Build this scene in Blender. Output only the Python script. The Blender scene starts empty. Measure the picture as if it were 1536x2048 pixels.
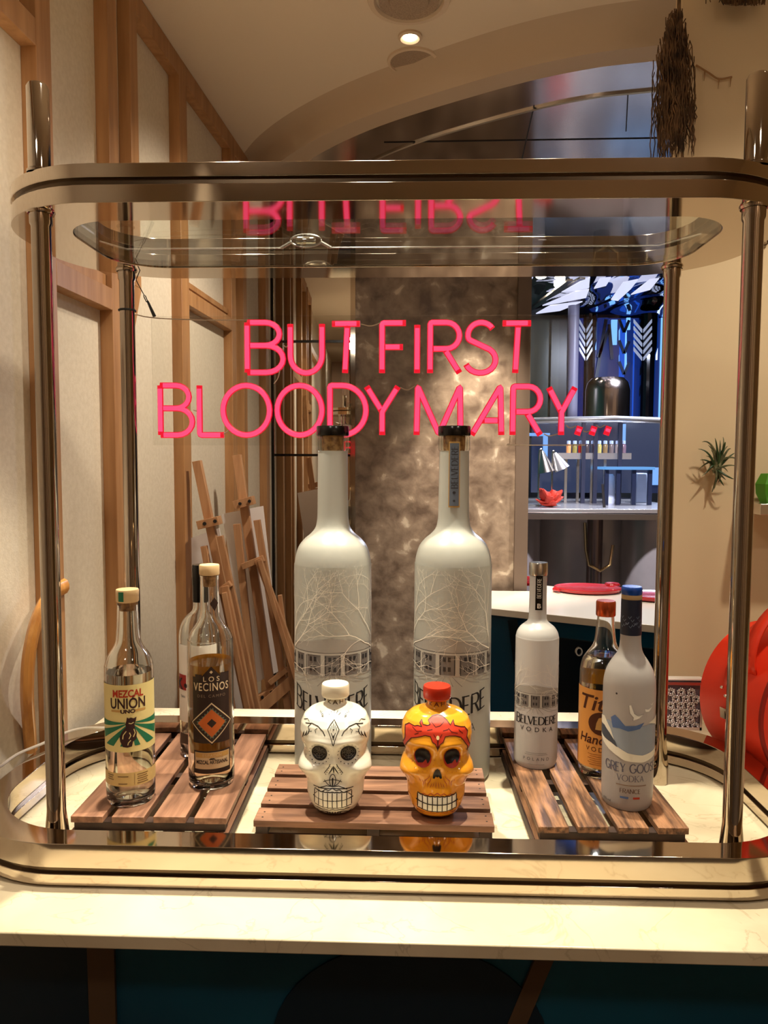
import bpy, bmesh, math, random
import numpy as np
from mathutils import Vector, Matrix
from mathutils.bvhtree import BVHTree
random.seed(7)
SC = bpy.context.scene
COL = SC.collection
PI = math.pi
def V(*a): return Vector(a)

# ------------------------------------------------------------ camera, world, lights, exposure
F, YAW, PITCH, ROLL, CZ = 1506.6, .0342, .067, .0035, 1.5416
def cam_axes():
    cy, sy = math.cos(YAW), math.sin(YAW)
    fw = V(-sy*math.cos(PITCH), cy*math.cos(PITCH), -math.sin(PITCH))
    rt = V(cy, sy, 0); up = rt.cross(fw)
    return rt*math.cos(ROLL)+up*math.sin(ROLL), -rt*math.sin(ROLL)+up*math.cos(ROLL), fw
RT, UP, FW = cam_axes()
cd = bpy.data.cameras.new('camera'); cam = bpy.data.objects.new('camera', cd); COL.objects.link(cam)
cd.sensor_fit = 'VERTICAL'; cd.sensor_height = 36; cd.sensor_width = 27; cd.lens = 36*F/2048
cd.clip_start = .02; cd.clip_end = 60
m = Matrix((RT, UP, -FW)).transposed().to_4x4(); m.translation = V(0, 0, CZ); cam.matrix_world = m
SC.camera = cam
# points measured on the photograph, turned into world positions on known planes
def ray(px, py): return FW+RT*((px-768)/F)-UP*((py-1024)/F)
def onz(px, py, z): d = ray(px, py); return V(0, 0, CZ)+d*((z-CZ)/d.z)
def ony(px, py, y): d = ray(px, py); return V(0, 0, CZ)+d*(y/d.y)
WX0, WS = -.90, .053                       # the left wall: x = WX0 + WS*y
def onwall(px, py): d = ray(px, py); return V(0, 0, CZ)+d*(WX0/(d.x-WS*d.y))

w = bpy.data.worlds.new('world'); SC.world = w; w.use_nodes = True
w.node_tree.nodes['Background'].inputs[0].default_value = (.62, .41, .25, 1)
w.node_tree.nodes['Background'].inputs[1].default_value = .32
def lamp(name, kind, loc, target, power, color, size=.05, angle=40, blend=.3, sy=None):
    l = bpy.data.lights.new(name, kind); o = bpy.data.objects.new(name, l); COL.objects.link(o)
    o.location = loc; o.rotation_euler = (Vector(target)-Vector(loc)).to_track_quat('-Z', 'Y').to_euler()
    l.energy = power; l.color = color
    if kind == 'SPOT': l.spot_size = math.radians(angle); l.spot_blend = blend; l.shadow_soft_size = size
    if kind == 'AREA':
        l.size = size
        if sy: l.shape = 'RECTANGLE'; l.size_y = sy
    return o
WARM = (1, .89, .75)
lamp('bar_spot', 'SPOT', (.34, 1.46, 2.79), (.12, 1.30, .9), 195, (1, .90, .74), .022, 46, .35)
lamp('bar_spot', 'SPOT', (-.46, 1.40, 2.79), (-.30, 1.28, .9), 180, (1, .90, .74), .022, 46, .35)
lamp('front_spot', 'SPOT', (-.12, 1.0, 2.79), (-.16, 1.0, .9), 33, (1, .86, .66), .02, 31, .22)
lamp('column_spot', 'SPOT', (.36, 3.34, 2.72), (.34, 3.80, 1.25), 170, (1, .86, .70), .03, 46, .9)
lamp('counter_spot', 'SPOT', (.95, 3.25, 2.70), (.85, 3.4, .9), 95, (1, .90, .76), .03, 55, .5)
lamp('wall_washer', 'SPOT', (.98, 1.0, 2.79), (1.05, 1.80, 1.3), 50, (1, .88, .70), .04, 80, .9)
lamp('wall_washer', 'SPOT', (0.15, 2.2, 2.79), (-.75, 2.5, 1.3), 82, WARM, .05, 90, .9)
lamp('wall_washer', 'SPOT', (-.1, 1.0, 2.79), (-.85, 1.35, 1.4), 34, WARM, .05, 80, .9)
lamp('room_spot', 'SPOT', (-.55, -.3, 2.79), (-.2, 1.4, 1.2), 22, WARM, .12, 100, .9)
lamp('room_spot', 'SPOT', (.9, -.2, 2.79), (.5, 1.6, 1.2), 20, WARM, .12, 100, .9)
lamp('rear_fill', 'SPOT', (-1.0, -.9, 2.79), (-1.0, -2.2, 1.2), 190, WARM, .1, 110, .9)  # added pair behind the camera, bounces soft ambient off the rear wall
lamp('rear_fill', 'SPOT', (1.2, -.9, 2.79), (1.2, -2.2, 1.2), 190, WARM, .1, 110, .9)
lamp('passage_fill', 'SPOT', (1.2, 4.5, 2.7), (1.35, 5.8, .7), 330, (.95, .90, 1), .05, 75, .7)  # added unseen fill that brightens the curved kitchen front
lamp('kitchen_glow', 'AREA', (2.2, 6.2, 3.0), (1.6, 6.2, 1.0), 110, (.70, .78, 1), .5, sy=.5)
vs = SC.view_settings
vs.view_transform = 'Standard'; vs.look = 'None'; vs.gamma = 1; vs.exposure = 0.32
try: vs.use_curve_mapping = False
except Exception: pass

# ------------------------------------------------------------ helpers
def lin(r, g, b):
    f = lambda c: (c/255)/12.92 if c <= 10 else ((c/255+.055)/1.055)**2.4
    return (f(r), f(g), f(b), 1)
MATS = {}
def mat(name, col=(.8, .8, .8, 1), rough=.5, metal=0, trans=0, ior=1.45, emit=None, es=1, coat=0, spec=.5, sss=0):
    if name in MATS: return MATS[name]
    m = bpy.data.materials.new(name); m.use_nodes = True
    b = m.node_tree.nodes['Principled BSDF']
    b.inputs['Base Color'].default_value = col
    b.inputs['Roughness'].default_value = rough; b.inputs['Metallic'].default_value = metal
    b.inputs['Transmission Weight'].default_value = trans; b.inputs['IOR'].default_value = ior
    b.inputs['Coat Weight'].default_value = coat; b.inputs['Coat Roughness'].default_value = .08
    b.inputs['Specular IOR Level'].default_value = spec
    if emit: b.inputs['Emission Color'].default_value = emit; b.inputs['Emission Strength'].default_value = es
    MATS[name] = m
    return m
def N(m): return m.node_tree.nodes, m.node_tree.links, m.node_tree.nodes['Principled BSDF']
def noise_color(m, c1, c2, scale=(8, 8, 8), detail=6, lo=.35, hi=.65, bump=0, dist=0, rough=None, c3=None, bscale=None):
    n, l, b = N(m)
    tc = n.new('ShaderNodeTexCoord'); mp = n.new('ShaderNodeMapping'); mp.inputs['Scale'].default_value = scale
    nz = n.new('ShaderNodeTexNoise'); nz.inputs['Scale'].default_value = 1; nz.inputs['Detail'].default_value = detail
    nz.inputs['Distortion'].default_value = dist
    cr = n.new('ShaderNodeValToRGB'); cr.color_ramp.elements[0].position = lo; cr.color_ramp.elements[1].position = hi
    cr.color_ramp.elements[0].color = c1; cr.color_ramp.elements[1].color = c2
    if c3: e = cr.color_ramp.elements.new(min(.98, hi+.08)); e.color = c3
    l.new(tc.outputs['Object'], mp.inputs[0]); l.new(mp.outputs[0], nz.inputs['Vector'])
    l.new(nz.outputs[0], cr.inputs[0]); l.new(cr.outputs[0], b.inputs['Base Color'])
    if bump:
        bp = n.new('ShaderNodeBump'); bp.inputs['Strength'].default_value = bump; bp.inputs['Distance'].default_value = .01
        if bscale:
            n2 = n.new('ShaderNodeTexNoise'); n2.inputs['Scale'].default_value = bscale; n2.inputs['Detail'].default_value = 4
            l.new(tc.outputs['Object'], n2.inputs['Vector']); l.new(n2.outputs[0], bp.inputs['Height'])
        else: l.new(nz.outputs[0], bp.inputs['Height'])
        l.new(bp.outputs[0], b.inputs['Normal'])
    return m

def thin_glass(name, tint=(.96, .98, .97, 1), ior=1.45, rough=0.0):
    m = bpy.data.materials.new(name); m.use_nodes = True; n = m.node_tree.nodes; l = m.node_tree.links; n.clear()
    o = n.new('ShaderNodeOutputMaterial'); mx = n.new('ShaderNodeMixShader'); t = n.new('ShaderNodeBsdfTransparent')
    g = n.new('ShaderNodeBsdfGlossy'); f = n.new('ShaderNodeFresnel')
    t.inputs[0].default_value = tint; g.inputs['Roughness'].default_value = rough; f.inputs[0].default_value = ior
    ge = n.new('ShaderNodeNewGeometry'); mi = n.new('ShaderNodeMix'); mi.inputs[2].default_value = ior; mi.inputs[3].default_value = 1/ior
    l.new(ge.outputs['Backfacing'], mi.inputs[0]); l.new(mi.outputs[0], f.inputs[0])   # both faces of the pane reflect alike
    l.new(f.outputs[0], mx.inputs[0]); l.new(t.outputs[0], mx.inputs[1]); l.new(g.outputs[0], mx.inputs[2]); l.new(mx.outputs[0], o.inputs[0])
    return m
def frosted(name, col, back=.55, rough=.35):
    m = bpy.data.materials.new(name); m.use_nodes = True; n = m.node_tree.nodes; l = m.node_tree.links; n.clear()
    o = n.new('ShaderNodeOutputMaterial'); d = n.new('ShaderNodeBsdfDiffuse'); t = n.new('ShaderNodeBsdfTranslucent')
    g = n.new('ShaderNodeBsdfGlossy'); f = n.new('ShaderNodeFresnel'); a = n.new('ShaderNodeMixShader'); b = n.new('ShaderNodeMixShader')
    d.inputs[0].default_value = col; t.inputs[0].default_value = col; g.inputs['Roughness'].default_value = rough; f.inputs[0].default_value = 1.4
    a.inputs[0].default_value = back
    l.new(d.outputs[0], a.inputs[1]); l.new(t.outputs[0], a.inputs[2]); l.new(f.outputs[0], b.inputs[0])
    l.new(a.outputs[0], b.inputs[1]); l.new(g.outputs[0], b.inputs[2]); l.new(b.outputs[0], o.inputs[0])
    return m

def offset_of(parent):
    o = V(0, 0, 0)
    while parent is not None: o += Vector(parent.location); parent = parent.parent
    return o
def link(name, me, m, parent=None, sharp=35, smooth=True):
    off = offset_of(parent)
    if off.length: me.transform(Matrix.Translation(-off))
    if smooth and len(me.polygons):
        me.polygons.foreach_set('use_smooth', [True]*len(me.polygons))
        try: me.set_sharp_from_angle(angle=math.radians(sharp))
        except Exception: pass
    o = bpy.data.objects.new(name, me)
    if m: me.materials.append(m)
    COL.objects.link(o)
    if parent: o.parent = parent
    return o
def obj(name, bm, m, parent=None, sharp=35, smooth=True, bevel=0):
    me = bpy.data.meshes.new(name)
    bmesh.ops.recalc_face_normals(bm, faces=bm.faces)
    bm.to_mesh(me); bm.free()
    o = link(name, me, m, parent, sharp, smooth)
    if bevel:
        b = o.modifiers.new('bevel', 'BEVEL'); b.width = bevel; b.segments = 2; b.limit_method = 'ANGLE'
    return o
def tag(o, label=None, cat=None, group=None, kind=None):
    if label: o['label'] = label
    if cat: o['category'] = cat
    if group: o['group'] = group
    if kind: o['kind'] = kind
    return o
def thing(name, loc, label, cat, group=None):
    o = bpy.data.objects.new(name, None); COL.objects.link(o); o.location = loc; o.empty_display_size = .05
    return tag(o, label, cat, group)
def struct(name, bm, m, bevel=0): return tag(obj(name, bm, m, None, bevel=bevel), kind='structure')
def BM(): return bmesh.new()
def box(bm, x0, x1, y0, y1, z0, z1, rot=0, piv=None):
    vs_ = [bm.verts.new(c) for c in [(x0,y0,z0),(x1,y0,z0),(x1,y1,z0),(x0,y1,z0),(x0,y0,z1),(x1,y0,z1),(x1,y1,z1),(x0,y1,z1)]]
    for f in [(0,3,2,1),(4,5,6,7),(0,1,5,4),(1,2,6,5),(2,3,7,6),(3,0,4,7)]: bm.faces.new([vs_[i] for i in f])
    if rot:
        p = piv or V((x0+x1)/2, (y0+y1)/2, 0)
        bmesh.ops.rotate(bm, verts=vs_, cent=p, matrix=Matrix.Rotation(rot, 3, 'Z'))
    return vs_
def prism(bm, pts, z0, z1):
    a = [bm.verts.new((p[0], p[1], z0)) for p in pts]; b = [bm.verts.new((p[0], p[1], z1)) for p in pts]
    bm.faces.new(a[::-1]); bm.faces.new(b); n = len(pts)
    for i in range(n): bm.faces.new([a[i], a[(i+1) % n], b[(i+1) % n], b[i]])
def bar(bm, p, q, w_, h_, up=V(0, -1, 0)):
    """square bar from p to q: w_ across, h_ along the up side"""
    p, q = Vector(p), Vector(q); d = (q-p).normalized(); s = d.cross(up).normalized(); u = s.cross(d).normalized()
    vv = []
    for c in (p, q):
        for a, b in ((-1,-1),(1,-1),(1,1),(-1,1)): vv.append(bm.verts.new(c+s*(a*w_/2)+u*(b*h_/2)))
    for f in [(0,1,2,3),(7,6,5,4),(0,4,5,1),(1,5,6,2),(2,6,7,3),(3,7,4,0)]: bm.faces.new([vv[i] for i in f])
def tube(bm, pts, r, n=10, closed=False, caps=True, sq=(1, 1), up=None):
    pts = [Vector(p) for p in pts]; N_ = len(pts); rings = []
    rr = r if isinstance(r, (list, tuple)) else [r]*N_
    prev = None
    for i, p in enumerate(pts):
        if closed: t = (pts[(i+1) % N_]-pts[i-1])
        else: t = pts[min(i+1, N_-1)]-pts[max(i-1, 0)]
        t = t.normalized() if t.length > 1e-9 else V(0, 0, 1)
        if up is not None: s = t.cross(up).normalized(); u = s.cross(t)
        else:
            a = prev if prev is not None else (V(0, 0, 1) if abs(t.z) < .9 else V(1, 0, 0))
            s = (a-t*a.dot(t)).normalized(); u = t.cross(s); prev = s
        rings.append([bm.verts.new(p+s*(math.cos(2*PI*k/n)*rr[i]*sq[0])+u*(math.sin(2*PI*k/n)*rr[i]*sq[1])) for k in range(n)])
    for i in range(N_ if closed else N_-1):
        a, b = rings[i], rings[(i+1) % N_]
        for k in range(n): bm.faces.new([a[k], a[(k+1) % n], b[(k+1) % n], b[k]])
    if caps and not closed: bm.faces.new(rings[0][::-1]); bm.faces.new(rings[-1])
def lathe(bm, prof, c=(0, 0), n=56):
    """prof: list of (r, z); r=0 closes on the axis"""
    rings = []
    for r, z in prof:
        if r < 1e-6: rings.append([bm.verts.new((c[0], c[1], z))])
        else: rings.append([bm.verts.new((c[0]+r*math.sin(2*PI*k/n), c[1]-r*math.cos(2*PI*k/n), z)) for k in range(n)])
    for a, b in zip(rings, rings[1:]):
        for k in range(n):
            k2 = (k+1) % n
            if len(a) == 1 and len(b) == 1: continue
            if len(a) == 1: bm.faces.new([a[0], b[k2], b[k]])
            elif len(b) == 1: bm.faces.new([a[k], a[k2], b[0]])
            else: bm.faces.new([a[k], a[k2], b[k2], b[k]])
def rrect(cx, cy, hx, hy, r, n=14):
    pts = []
    for sx, sy, a0 in ((1, -1, -90), (1, 1, 0), (-1, 1, 90), (-1, -1, 180)):
        for k in range(n+1):
            a = math.radians(a0+90*k/n); pts.append((cx+sx*(hx-r)+r*math.cos(a), cy+sy*(hy-r)+r*math.sin(a)))
    return pts
def ring_band(bm, outer, inner, z0, z1):
    n = len(outer)
    A = [bm.verts.new((*p, z0)) for p in outer]; B = [bm.verts.new((*p, z1)) for p in outer]
    C = [bm.verts.new((*p, z0)) for p in inner]; D = [bm.verts.new((*p, z1)) for p in inner]
    for i in range(n):
        j = (i+1) % n
        for q in ((A[i], A[j], B[j], B[i]), (C[j], C[i], D[i], D[j]), (B[i], B[j], D[j], D[i]), (A[j], A[i], C[i], C[j])): bm.faces.new(q)
def catmull(P, n=8):
    P = [Vector(p) for p in P]; Q = [P[0]*2-P[1]]+P+[P[-1]*2-P[-2]]; out = []
    for i in range(1, len(Q)-2):
        for k in range(n):
            t = k/n; a, b, c, d = Q[i-1:i+3]
            out.append(.5*((2*b)+(c-a)*t+(2*a-5*b+4*c-d)*t*t+(3*b-a-3*c+d)*t**3))
    out.append(P[-1]); return out

# flat 2D artwork (verts, faces) that is then laid on a surface
class Art:
    def __init__(s): s.v = []; s.f = []
    def poly(s, pts):
        i = len(s.v); s.v += [tuple(p[:2]) for p in pts]; s.f.append(list(range(i, i+len(pts)))); return s
    def rect(s, x0, y0, x1, y1, nx=1, ny=1):
        i = len(s.v)
        for b in range(ny+1):
            for a in range(nx+1): s.v.append((x0+(x1-x0)*a/nx, y0+(y1-y0)*b/ny))
        for b in range(ny):
            for a in range(nx):
                k = i+b*(nx+1)+a; s.f.append([k, k+1, k+nx+2, k+nx+1])
        return s
    def fan(s, pts, c=None, rings=3): return s.poly(pts)
    def stroke(s, pts, w_, closed=False, step=None, taper=False):
        pts = [Vector(p[:2]) for p in pts]
        if step:
            q = [pts[0]]
            for a, b in zip(pts, pts[1:]):
                m_ = max(1, int((b-a).length/step))
                for k in range(1, m_+1): q.append(a.lerp(b, k/m_))
            pts = q
        n = len(pts); i = len(s.v)
        if n < 2: return s
        for k, p in enumerate(pts):
            t = (pts[(k+1) % n]-pts[k-1]) if closed else (pts[min(k+1, n-1)]-pts[max(k-1, 0)])
            t = t.normalized() if t.length > 1e-9 else Vector((1, 0)); nn = Vector((-t.y, t.x))
            ww = w_(t, k/(n-1)) if callable(w_) else w_
            if taper: ww *= max(.15, 1-abs(2*k/(n-1)-1)**2)
            s.v += [tuple(p+nn*ww/2), tuple(p-nn*ww/2)]
        for k in range(n if closed else n-1):
            a = i+2*k; b = i+2*((k+1) % n); s.f.append([a, a+1, b+1, b])
        return s
    def dot(s, x, y, r, n=8): return s.poly([(x+r*math.cos(2*PI*k/n), y+r*math.sin(2*PI*k/n)) for k in range(n)])
    def add(s, o, dx=0, dy=0, sc=1, sy=None, shear=0, rot=0):
        i = len(s.v); sy = sy or sc; c, q = math.cos(rot), math.sin(rot)
        for x, y in o.v:
            X = (x+shear*y)*sc; Y = y*sy; s.v.append((X*c-Y*q+dx, X*q+Y*c+dy))
        s.f += [[a+i for a in f] for f in o.f]; return s
    def width(s): return max(p[0] for p in s.v)-min(p[0] for p in s.v)
def lay(name, art, fn, m, parent, step=.005):
    bm = bmesh.new(); vv = [bm.verts.new((x, y, 0)) for x, y in art.v]
    for f in art.f:
        try: bm.faces.new([vv[k] for k in f])
        except ValueError: pass
    bmesh.ops.triangulate(bm, faces=[f for f in bm.faces if len(f.verts) > 4])
    for it in range(5):
        es = [e for e in bm.edges if e.calc_length() > step]
        if not es: break
        bmesh.ops.subdivide_edges(bm, edges=es, cuts=1)
        bmesh.ops.triangulate(bm, faces=[f for f in bm.faces if len(f.verts) > 4])
    bad = []
    for v in bm.verts:
        p = fn(v.co.x, v.co.y)
        if p is None: bad.append(v)
        else: v.co = p
    bmesh.ops.delete(bm, geom=bad, context='VERTS')
    bmesh.ops.delete(bm, geom=[v for v in bm.verts if not v.link_faces], context='VERTS')
    me = bpy.data.meshes.new(name); bm.to_mesh(me); bm.free()
    return link(name, me, m, parent)
def on_cyl(cx, cy, r, a0=0, off=.0003, bow=0):
    def fn(u, v_):
        a = a0+u/r; R = (r(v_) if callable(r) else r)+off
        return (cx+R*math.sin(a), cy-R*math.cos(a), v_)
    return fn
def on_lathe(cx, cy, rf, r0, a0=0, off=.0004):
    def fn(u, v_):
        a = a0+u/r0; R = rf(v_)+off; return (cx+R*math.sin(a), cy-R*math.cos(a), v_)
    return fn

# lettering: bold sans from the built-in font, serif and neon from strokes
_tc = {}
def text_art(s, size=1, bold=0, space=1):
    k = (s, bold, space)
    if k not in _tc:
        c = bpy.data.curves.new('lettering', 'FONT'); c.body = s; c.size = 1; c.offset = bold; c.space_character = space; c.resolution_u = 4; c.align_x = 'CENTER'
        o = bpy.data.objects.new('lettering', c); COL.objects.link(o); bpy.context.view_layer.update()
        dg = bpy.context.evaluated_depsgraph_get(); me = bpy.data.meshes.new_from_object(o.evaluated_get(dg))
        a = Art(); a.v = [(v.co.x, v.co.y) for v in me.vertices]; a.f = [list(p.vertices) for p in me.polygons]
        bpy.data.objects.remove(o); bpy.data.meshes.remove(me); _tc[k] = a
    return Art().add(_tc[k], 0, 0, size)
def arc(cx, cy, rx, ry, a0, a1, n=10):
    return [(cx+rx*math.cos(math.radians(a0+(a1-a0)*k/n)), cy+ry*math.sin(math.radians(a0+(a1-a0)*k/n))) for k in range(n+1)]
G = {
 'B': (.60, [[(0,0),(0,1)], [(0,1)]+arc(.30,.77,.24,.23,90,-90)+[(0,.54)], [(0,.54)]+arc(.32,.27,.28,.27,90,-90)+[(0,0)]]),
 'U': (.72, [[(0,1),(0,.38)]+arc(.36,.36,.36,.36,180,360,16)+[(.72,1)]]),
 'T': (.60, [[(0,1),(.60,1)], [(.30,1),(.30,0)]]),
 'F': (.50, [[(0,0),(0,1),(.50,1)], [(0,.52),(.44,.52)]]),
 'I': (.001, [[(0,0),(0,1)]]),
 'R': (.62, [[(0,0),(0,1)]+arc(.34,.74,.27,.26,90,-90)+[(0,.48)], [(.30,.48),(.62,0)]]),
 'S': (.60, [arc(.31,.75,.26,.25,30,200,12)+arc(.30,.26,.30,.26,70,-160,14)]),
 'L': (.50, [[(0,1),(0,0),(.50,0)]]),
 'O': (.96, [arc(.48,.5,.48,.5,90,450,32)]),
 'D': (.76, [[(0,0),(0,1),(.26,1)]+arc(.26,.5,.5,.5,90,-90,18)+[(0,0)]]),
 'Y': (.64, [[(0,1),(.32,.48)], [(.64,1),(.32,.48),(.32,0)]]),
 'M': (.92, [[(0,0),(0,1),(.46,0),(.92,1),(.92,0)]]),
 'A': (.66, [[(0,0),(.33,1),(.66,0)], [(.13,.36),(.53,.36)]]),
 'E': (.50, [[(0,0),(0,1)], [(0,1),(.47,1)], [(0,.52),(.40,.52)], [(0,0),(.50,0)]]),
 'V': (.70, [[(0,1),(.35,0)], [(.35,0),(.70,1)]]),
 'K': (.62, [[(0,0),(0,1)], [(.58,1),(0,.42)], [(.16,.56),(.62,0)]]),
 'G': (.84, [arc(.45,.5,.45,.5,45,318,22), [(.84,.14),(.84,.46)], [(.60,.46),(.88,.46)]]),
 'P': (.54, [[(0,0),(0,1)], [(0,1)]+arc(.28,.74,.26,.26,90,-90)+[(0,.48)]]),
 'N': (.74, [[(0,0),(0,1)], [(0,1),(.74,0)], [(.74,0),(.74,1)]]),
 'C': (.80, [arc(.45,.5,.45,.5,45,315,22)]),
 'H': (.70, [[(0,0),(0,1)], [(.70,0),(.70,1)], [(0,.5),(.70,.5)]]),
 ' ': (.30, []),
}
def serif_art(s, thick=.13, thin=.05, gap=.20, caps=None, ser=.11):
    """Roman capitals; returns art of height 1 centred on x=0; caps = scale of the first letter"""
    a = Art(); x = 0
    for i, ch in enumerate(s):
        w_, st = G[ch]; sc = caps if (caps and i == 0) else 1; w_ = max(w_, .02); base = 1-sc if sc > 1 else 0; base *= .4
        for pl in st:
            P = [(x+p[0]*sc, base+p[1]*sc) for p in pl]
            a.stroke(P, lambda t, k: (thin+(thick-thin)*abs(t.y)**1.5)*(.62 if (t.x*t.y > .12 and ch in 'VAYK') else 1), step=.12)
            if len(pl) == 2:
                for e, o_ in ((pl[0], pl[1]), (pl[1], pl[0])):
                    if abs(e[1]-o_[1]) > .4 and e[1] in (0, 1) and not (ch in 'V' and e[1] == 0) and not (ch == 'N' and e == (.74, 0)):
                        a.rect(x+(e[0]-ser)*sc, base+e[1]*sc-thin*.6, x+(e[0]+ser)*sc, base+e[1]*sc+thin*.6, 2, 1)
        x += w_*sc+gap+ser*.6-(.16 if ch == 'L' else .06 if ch == 'V' else 0)
    wd = x-gap; a.v = [(p[0]-wd/2, p[1]) for p in a.v]; return a

# ------------------------------------------------------------ materials
brass = mat('champagne_steel', (.62, .53, .43, 1), .07, 1)
brass_dark = mat('groove_steel', (.10, .07, .045, 1), .25, 1)
polem = mat('pole_steel', (.50, .43, .36, 1), .06, 1)
mirror = mat('mirror_silver', (.86, .85, .82, 1), .0, 1)
ceil_mirror = noise_color(mat('ceiling_mirror', (.5, .46, .43, 1), .16, 1), (.46, .41, .37, 1), (.62, .57, .53, 1), (2, 2, 2), lo=.3, hi=.7)
wallp = noise_color(mat('cream_wall', rough=.75), lin(206, 192, 168), lin(214, 201, 178), (90, 90, 90), bump=.06, bscale=260)
ceilp = mat('ceiling_paint', lin(214, 196, 170), .8)
wallr = mat('cream_plaster', lin(214, 192, 156), .8)
oak = noise_color(mat('oak', rough=.45), lin(152, 106, 64), lin(180, 134, 88), (40, 40, 3), lo=.3, hi=.7, bump=.08)
easelw = noise_color(mat('easel_beech', rough=.5), lin(162, 114, 76), lin(192, 146, 104), (60, 60, 5), lo=.3, hi=.7)
marble = noise_color(mat('counter_marble', rough=.22), lin(206, 190, 160), lin(222, 207, 178), (5, 5, 5), 10, .38, .62, dist=.6)
def veins(m):
    n, l, b = N(m)
    cr = [x for x in n if x.type == 'VALTORGB'][0]; tc = [x for x in n if x.type == 'TEX_COORD'][0]
    nz = n.new('ShaderNodeTexNoise'); nz.inputs['Scale'].default_value = 7; nz.inputs['Detail'].default_value = 8; nz.inputs['Distortion'].default_value = 1.2
    r2 = n.new('ShaderNodeValToRGB'); e = r2.color_ramp.elements; e[0].position = .488; e[0].color = (0, 0, 0, 1); e[1].position = .512; e[1].color = (0, 0, 0, 1)
    k = r2.color_ramp.elements.new(.5); k.color = (.35, .35, .35, 1)
    mx = n.new('ShaderNodeMix'); mx.data_type = 'RGBA'; mx.inputs['B'].default_value = lin(150, 128, 98)
    l.new(tc.outputs['Object'], nz.inputs['Vector']); l.new(nz.outputs[0], r2.inputs[0]); l.new(r2.outputs[0], mx.inputs['Factor'])
    l.new(cr.outputs[0], mx.inputs['A']); l.new(mx.outputs['Result'], b.inputs['Base Color'])
veins(marble)
stone = noise_color(mat('column_stone', rough=.34), lin(112, 94, 80), lin(168, 148, 128), (13, 13, 13), 15, .32, .62, bump=.14, dist=.35, c3=lin(216, 200, 178), bscale=38)
cratew = noise_color(mat('crate_wood', rough=.6), lin(104, 70, 52), lin(156, 112, 86), (8, 60, 60), 8, .35, .68, bump=.25)
crate_r = noise_color(mat('crate_wood_rough', rough=.6), lin(74, 48, 34), lin(164, 116, 82), (90, 10, 90), 8, .38, .66, bump=.6)
crate_l = noise_color(mat('crate_wood_fine', rough=.5), lin(112, 76, 58), lin(166, 120, 94), (60, 6, 60), 8, .35, .68, bump=.25)
crate_shade = noise_color(mat('crate_shaded_wood', rough=.6), lin(40, 24, 19), lin(72, 48, 36), (20, 20, 60), 8, .35, .68)  # shade below the slats and on the fronts put into the wood colour
teal = noise_color(mat('teal_panel', rough=.4), lin(0, 50, 72), lin(2, 76, 100), (3, 3, 3), lo=.3, hi=.7)
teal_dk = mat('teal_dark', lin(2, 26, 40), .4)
bronze = mat('bronze_strip', lin(88, 66, 46), .5, .3)
black = mat('black_gloss', lin(14, 11, 10), .2)
blackm = mat('black_matte', lin(20, 16, 14), .6)
white = mat('white_glaze', lin(244, 238, 222), .18, coat=.4)
glass = mat('clear_glass', (.97, .98, .96, 1), .0, 0, 1, 1.46)
glassth = thin_glass('sheet_glass', (.93, .95, .92, 1), 1.5)
acryl = thin_glass('acrylic', (.97, .97, .96, 1), 1.35)
liquid = mat('clear_spirit', (.93, .92, .80, 1), .0, 0, 1, 1.36)
liquid_am = mat('amber_spirit', (.96, .88, .64, 1), .0, 0, 1, 1.36)
frost = frosted('frosted_glass', lin(214, 211, 202), .50)
frost3 = frosted('frosted_glass_pale', lin(228, 222, 218), .50)
frost2 = frosted('frosted_glass_cool', lin(212, 204, 200), .50)
cork = noise_color(mat('cork', rough=.8), lin(120, 76, 42), lin(190, 140, 88), (120, 120, 120), lo=.35, hi=.6)
capwood = mat('stopper_wood', lin(222, 186, 138), .5)
silver = mat('brushed_silver', (.72, .69, .64, 1), .22, 1)
steel = mat('kitchen_steel', (.56, .54, .53, 1), .24, .8)

# ------------------------------------------------------------ setting
ZC, ZCE = .90, 2.82
def wx(y): return WX0+WS*y
bm = BM(); box(bm, -4, 5, -4, 9.5, -.1, 0); struct('floor', bm, mat('floor_stone', lin(96, 84, 74), .35))
bm = BM(); prism(bm, [(wx(-2.2), -2.2), (wx(3.8), 3.8), (wx(3.8)-.12, 3.8), (wx(-2.2)-.12, -2.2)], 0, ZCE)
struct('wall_left', bm, wallp)
# oak studs and rails standing proud of the left wall; each a piece of the wall
wl = bpy.data.objects['wall_left']
nrm = V(1, -WS, 0).normalized()
def on_w(y, z, d=0): return V(wx(y), y, z)+nrm*d
def stud(y, z0, z1, wd=.055, pr=.035):
    bm = BM(); a, b = on_w(y, z0), on_w(y+wd, z0); c, e = on_w(y+wd, z0, pr), on_w(y, z0, pr)
    prism(bm, [a, b, c, e], z0, z1); return obj('stud', bm, oak, wl, bevel=.0015)
def rail(y0, z0, y1, z1, th=.055, pr=.035):
    bm = BM(); P = []
    for d in (0, pr):
        P.append([bm.verts.new(on_w(y, z, d)) for y, z in ((y0, z0), (y1, z1), (y1, z1+th), (y0, z0+th))])
    a, b = P; bm.faces.new(a); bm.faces.new(b[::-1])
    for i in range(4): bm.faces.new([a[i], b[i], b[(i+1) % 4], a[(i+1) % 4]])
    return obj('rail', bm, oak, wl, bevel=.0015)
stud(1.60, .9, ZCE, .06); rail(.6, 2.40, 1.60, 2.40)
stud(1.935, 0, ZCE); stud(2.07, 2.02, ZCE, .05); rail(1.66, 1.925, 1.935, 1.925); rail(1.66, 1.985, 1.935, 1.985, .03, .02)
bm = BM(); bar(bm, on_w(1.965, 1.72, .017), on_w(2.10, 2.03, .017), .05, .034, nrm); obj('brace', bm, oak, wl)
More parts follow.
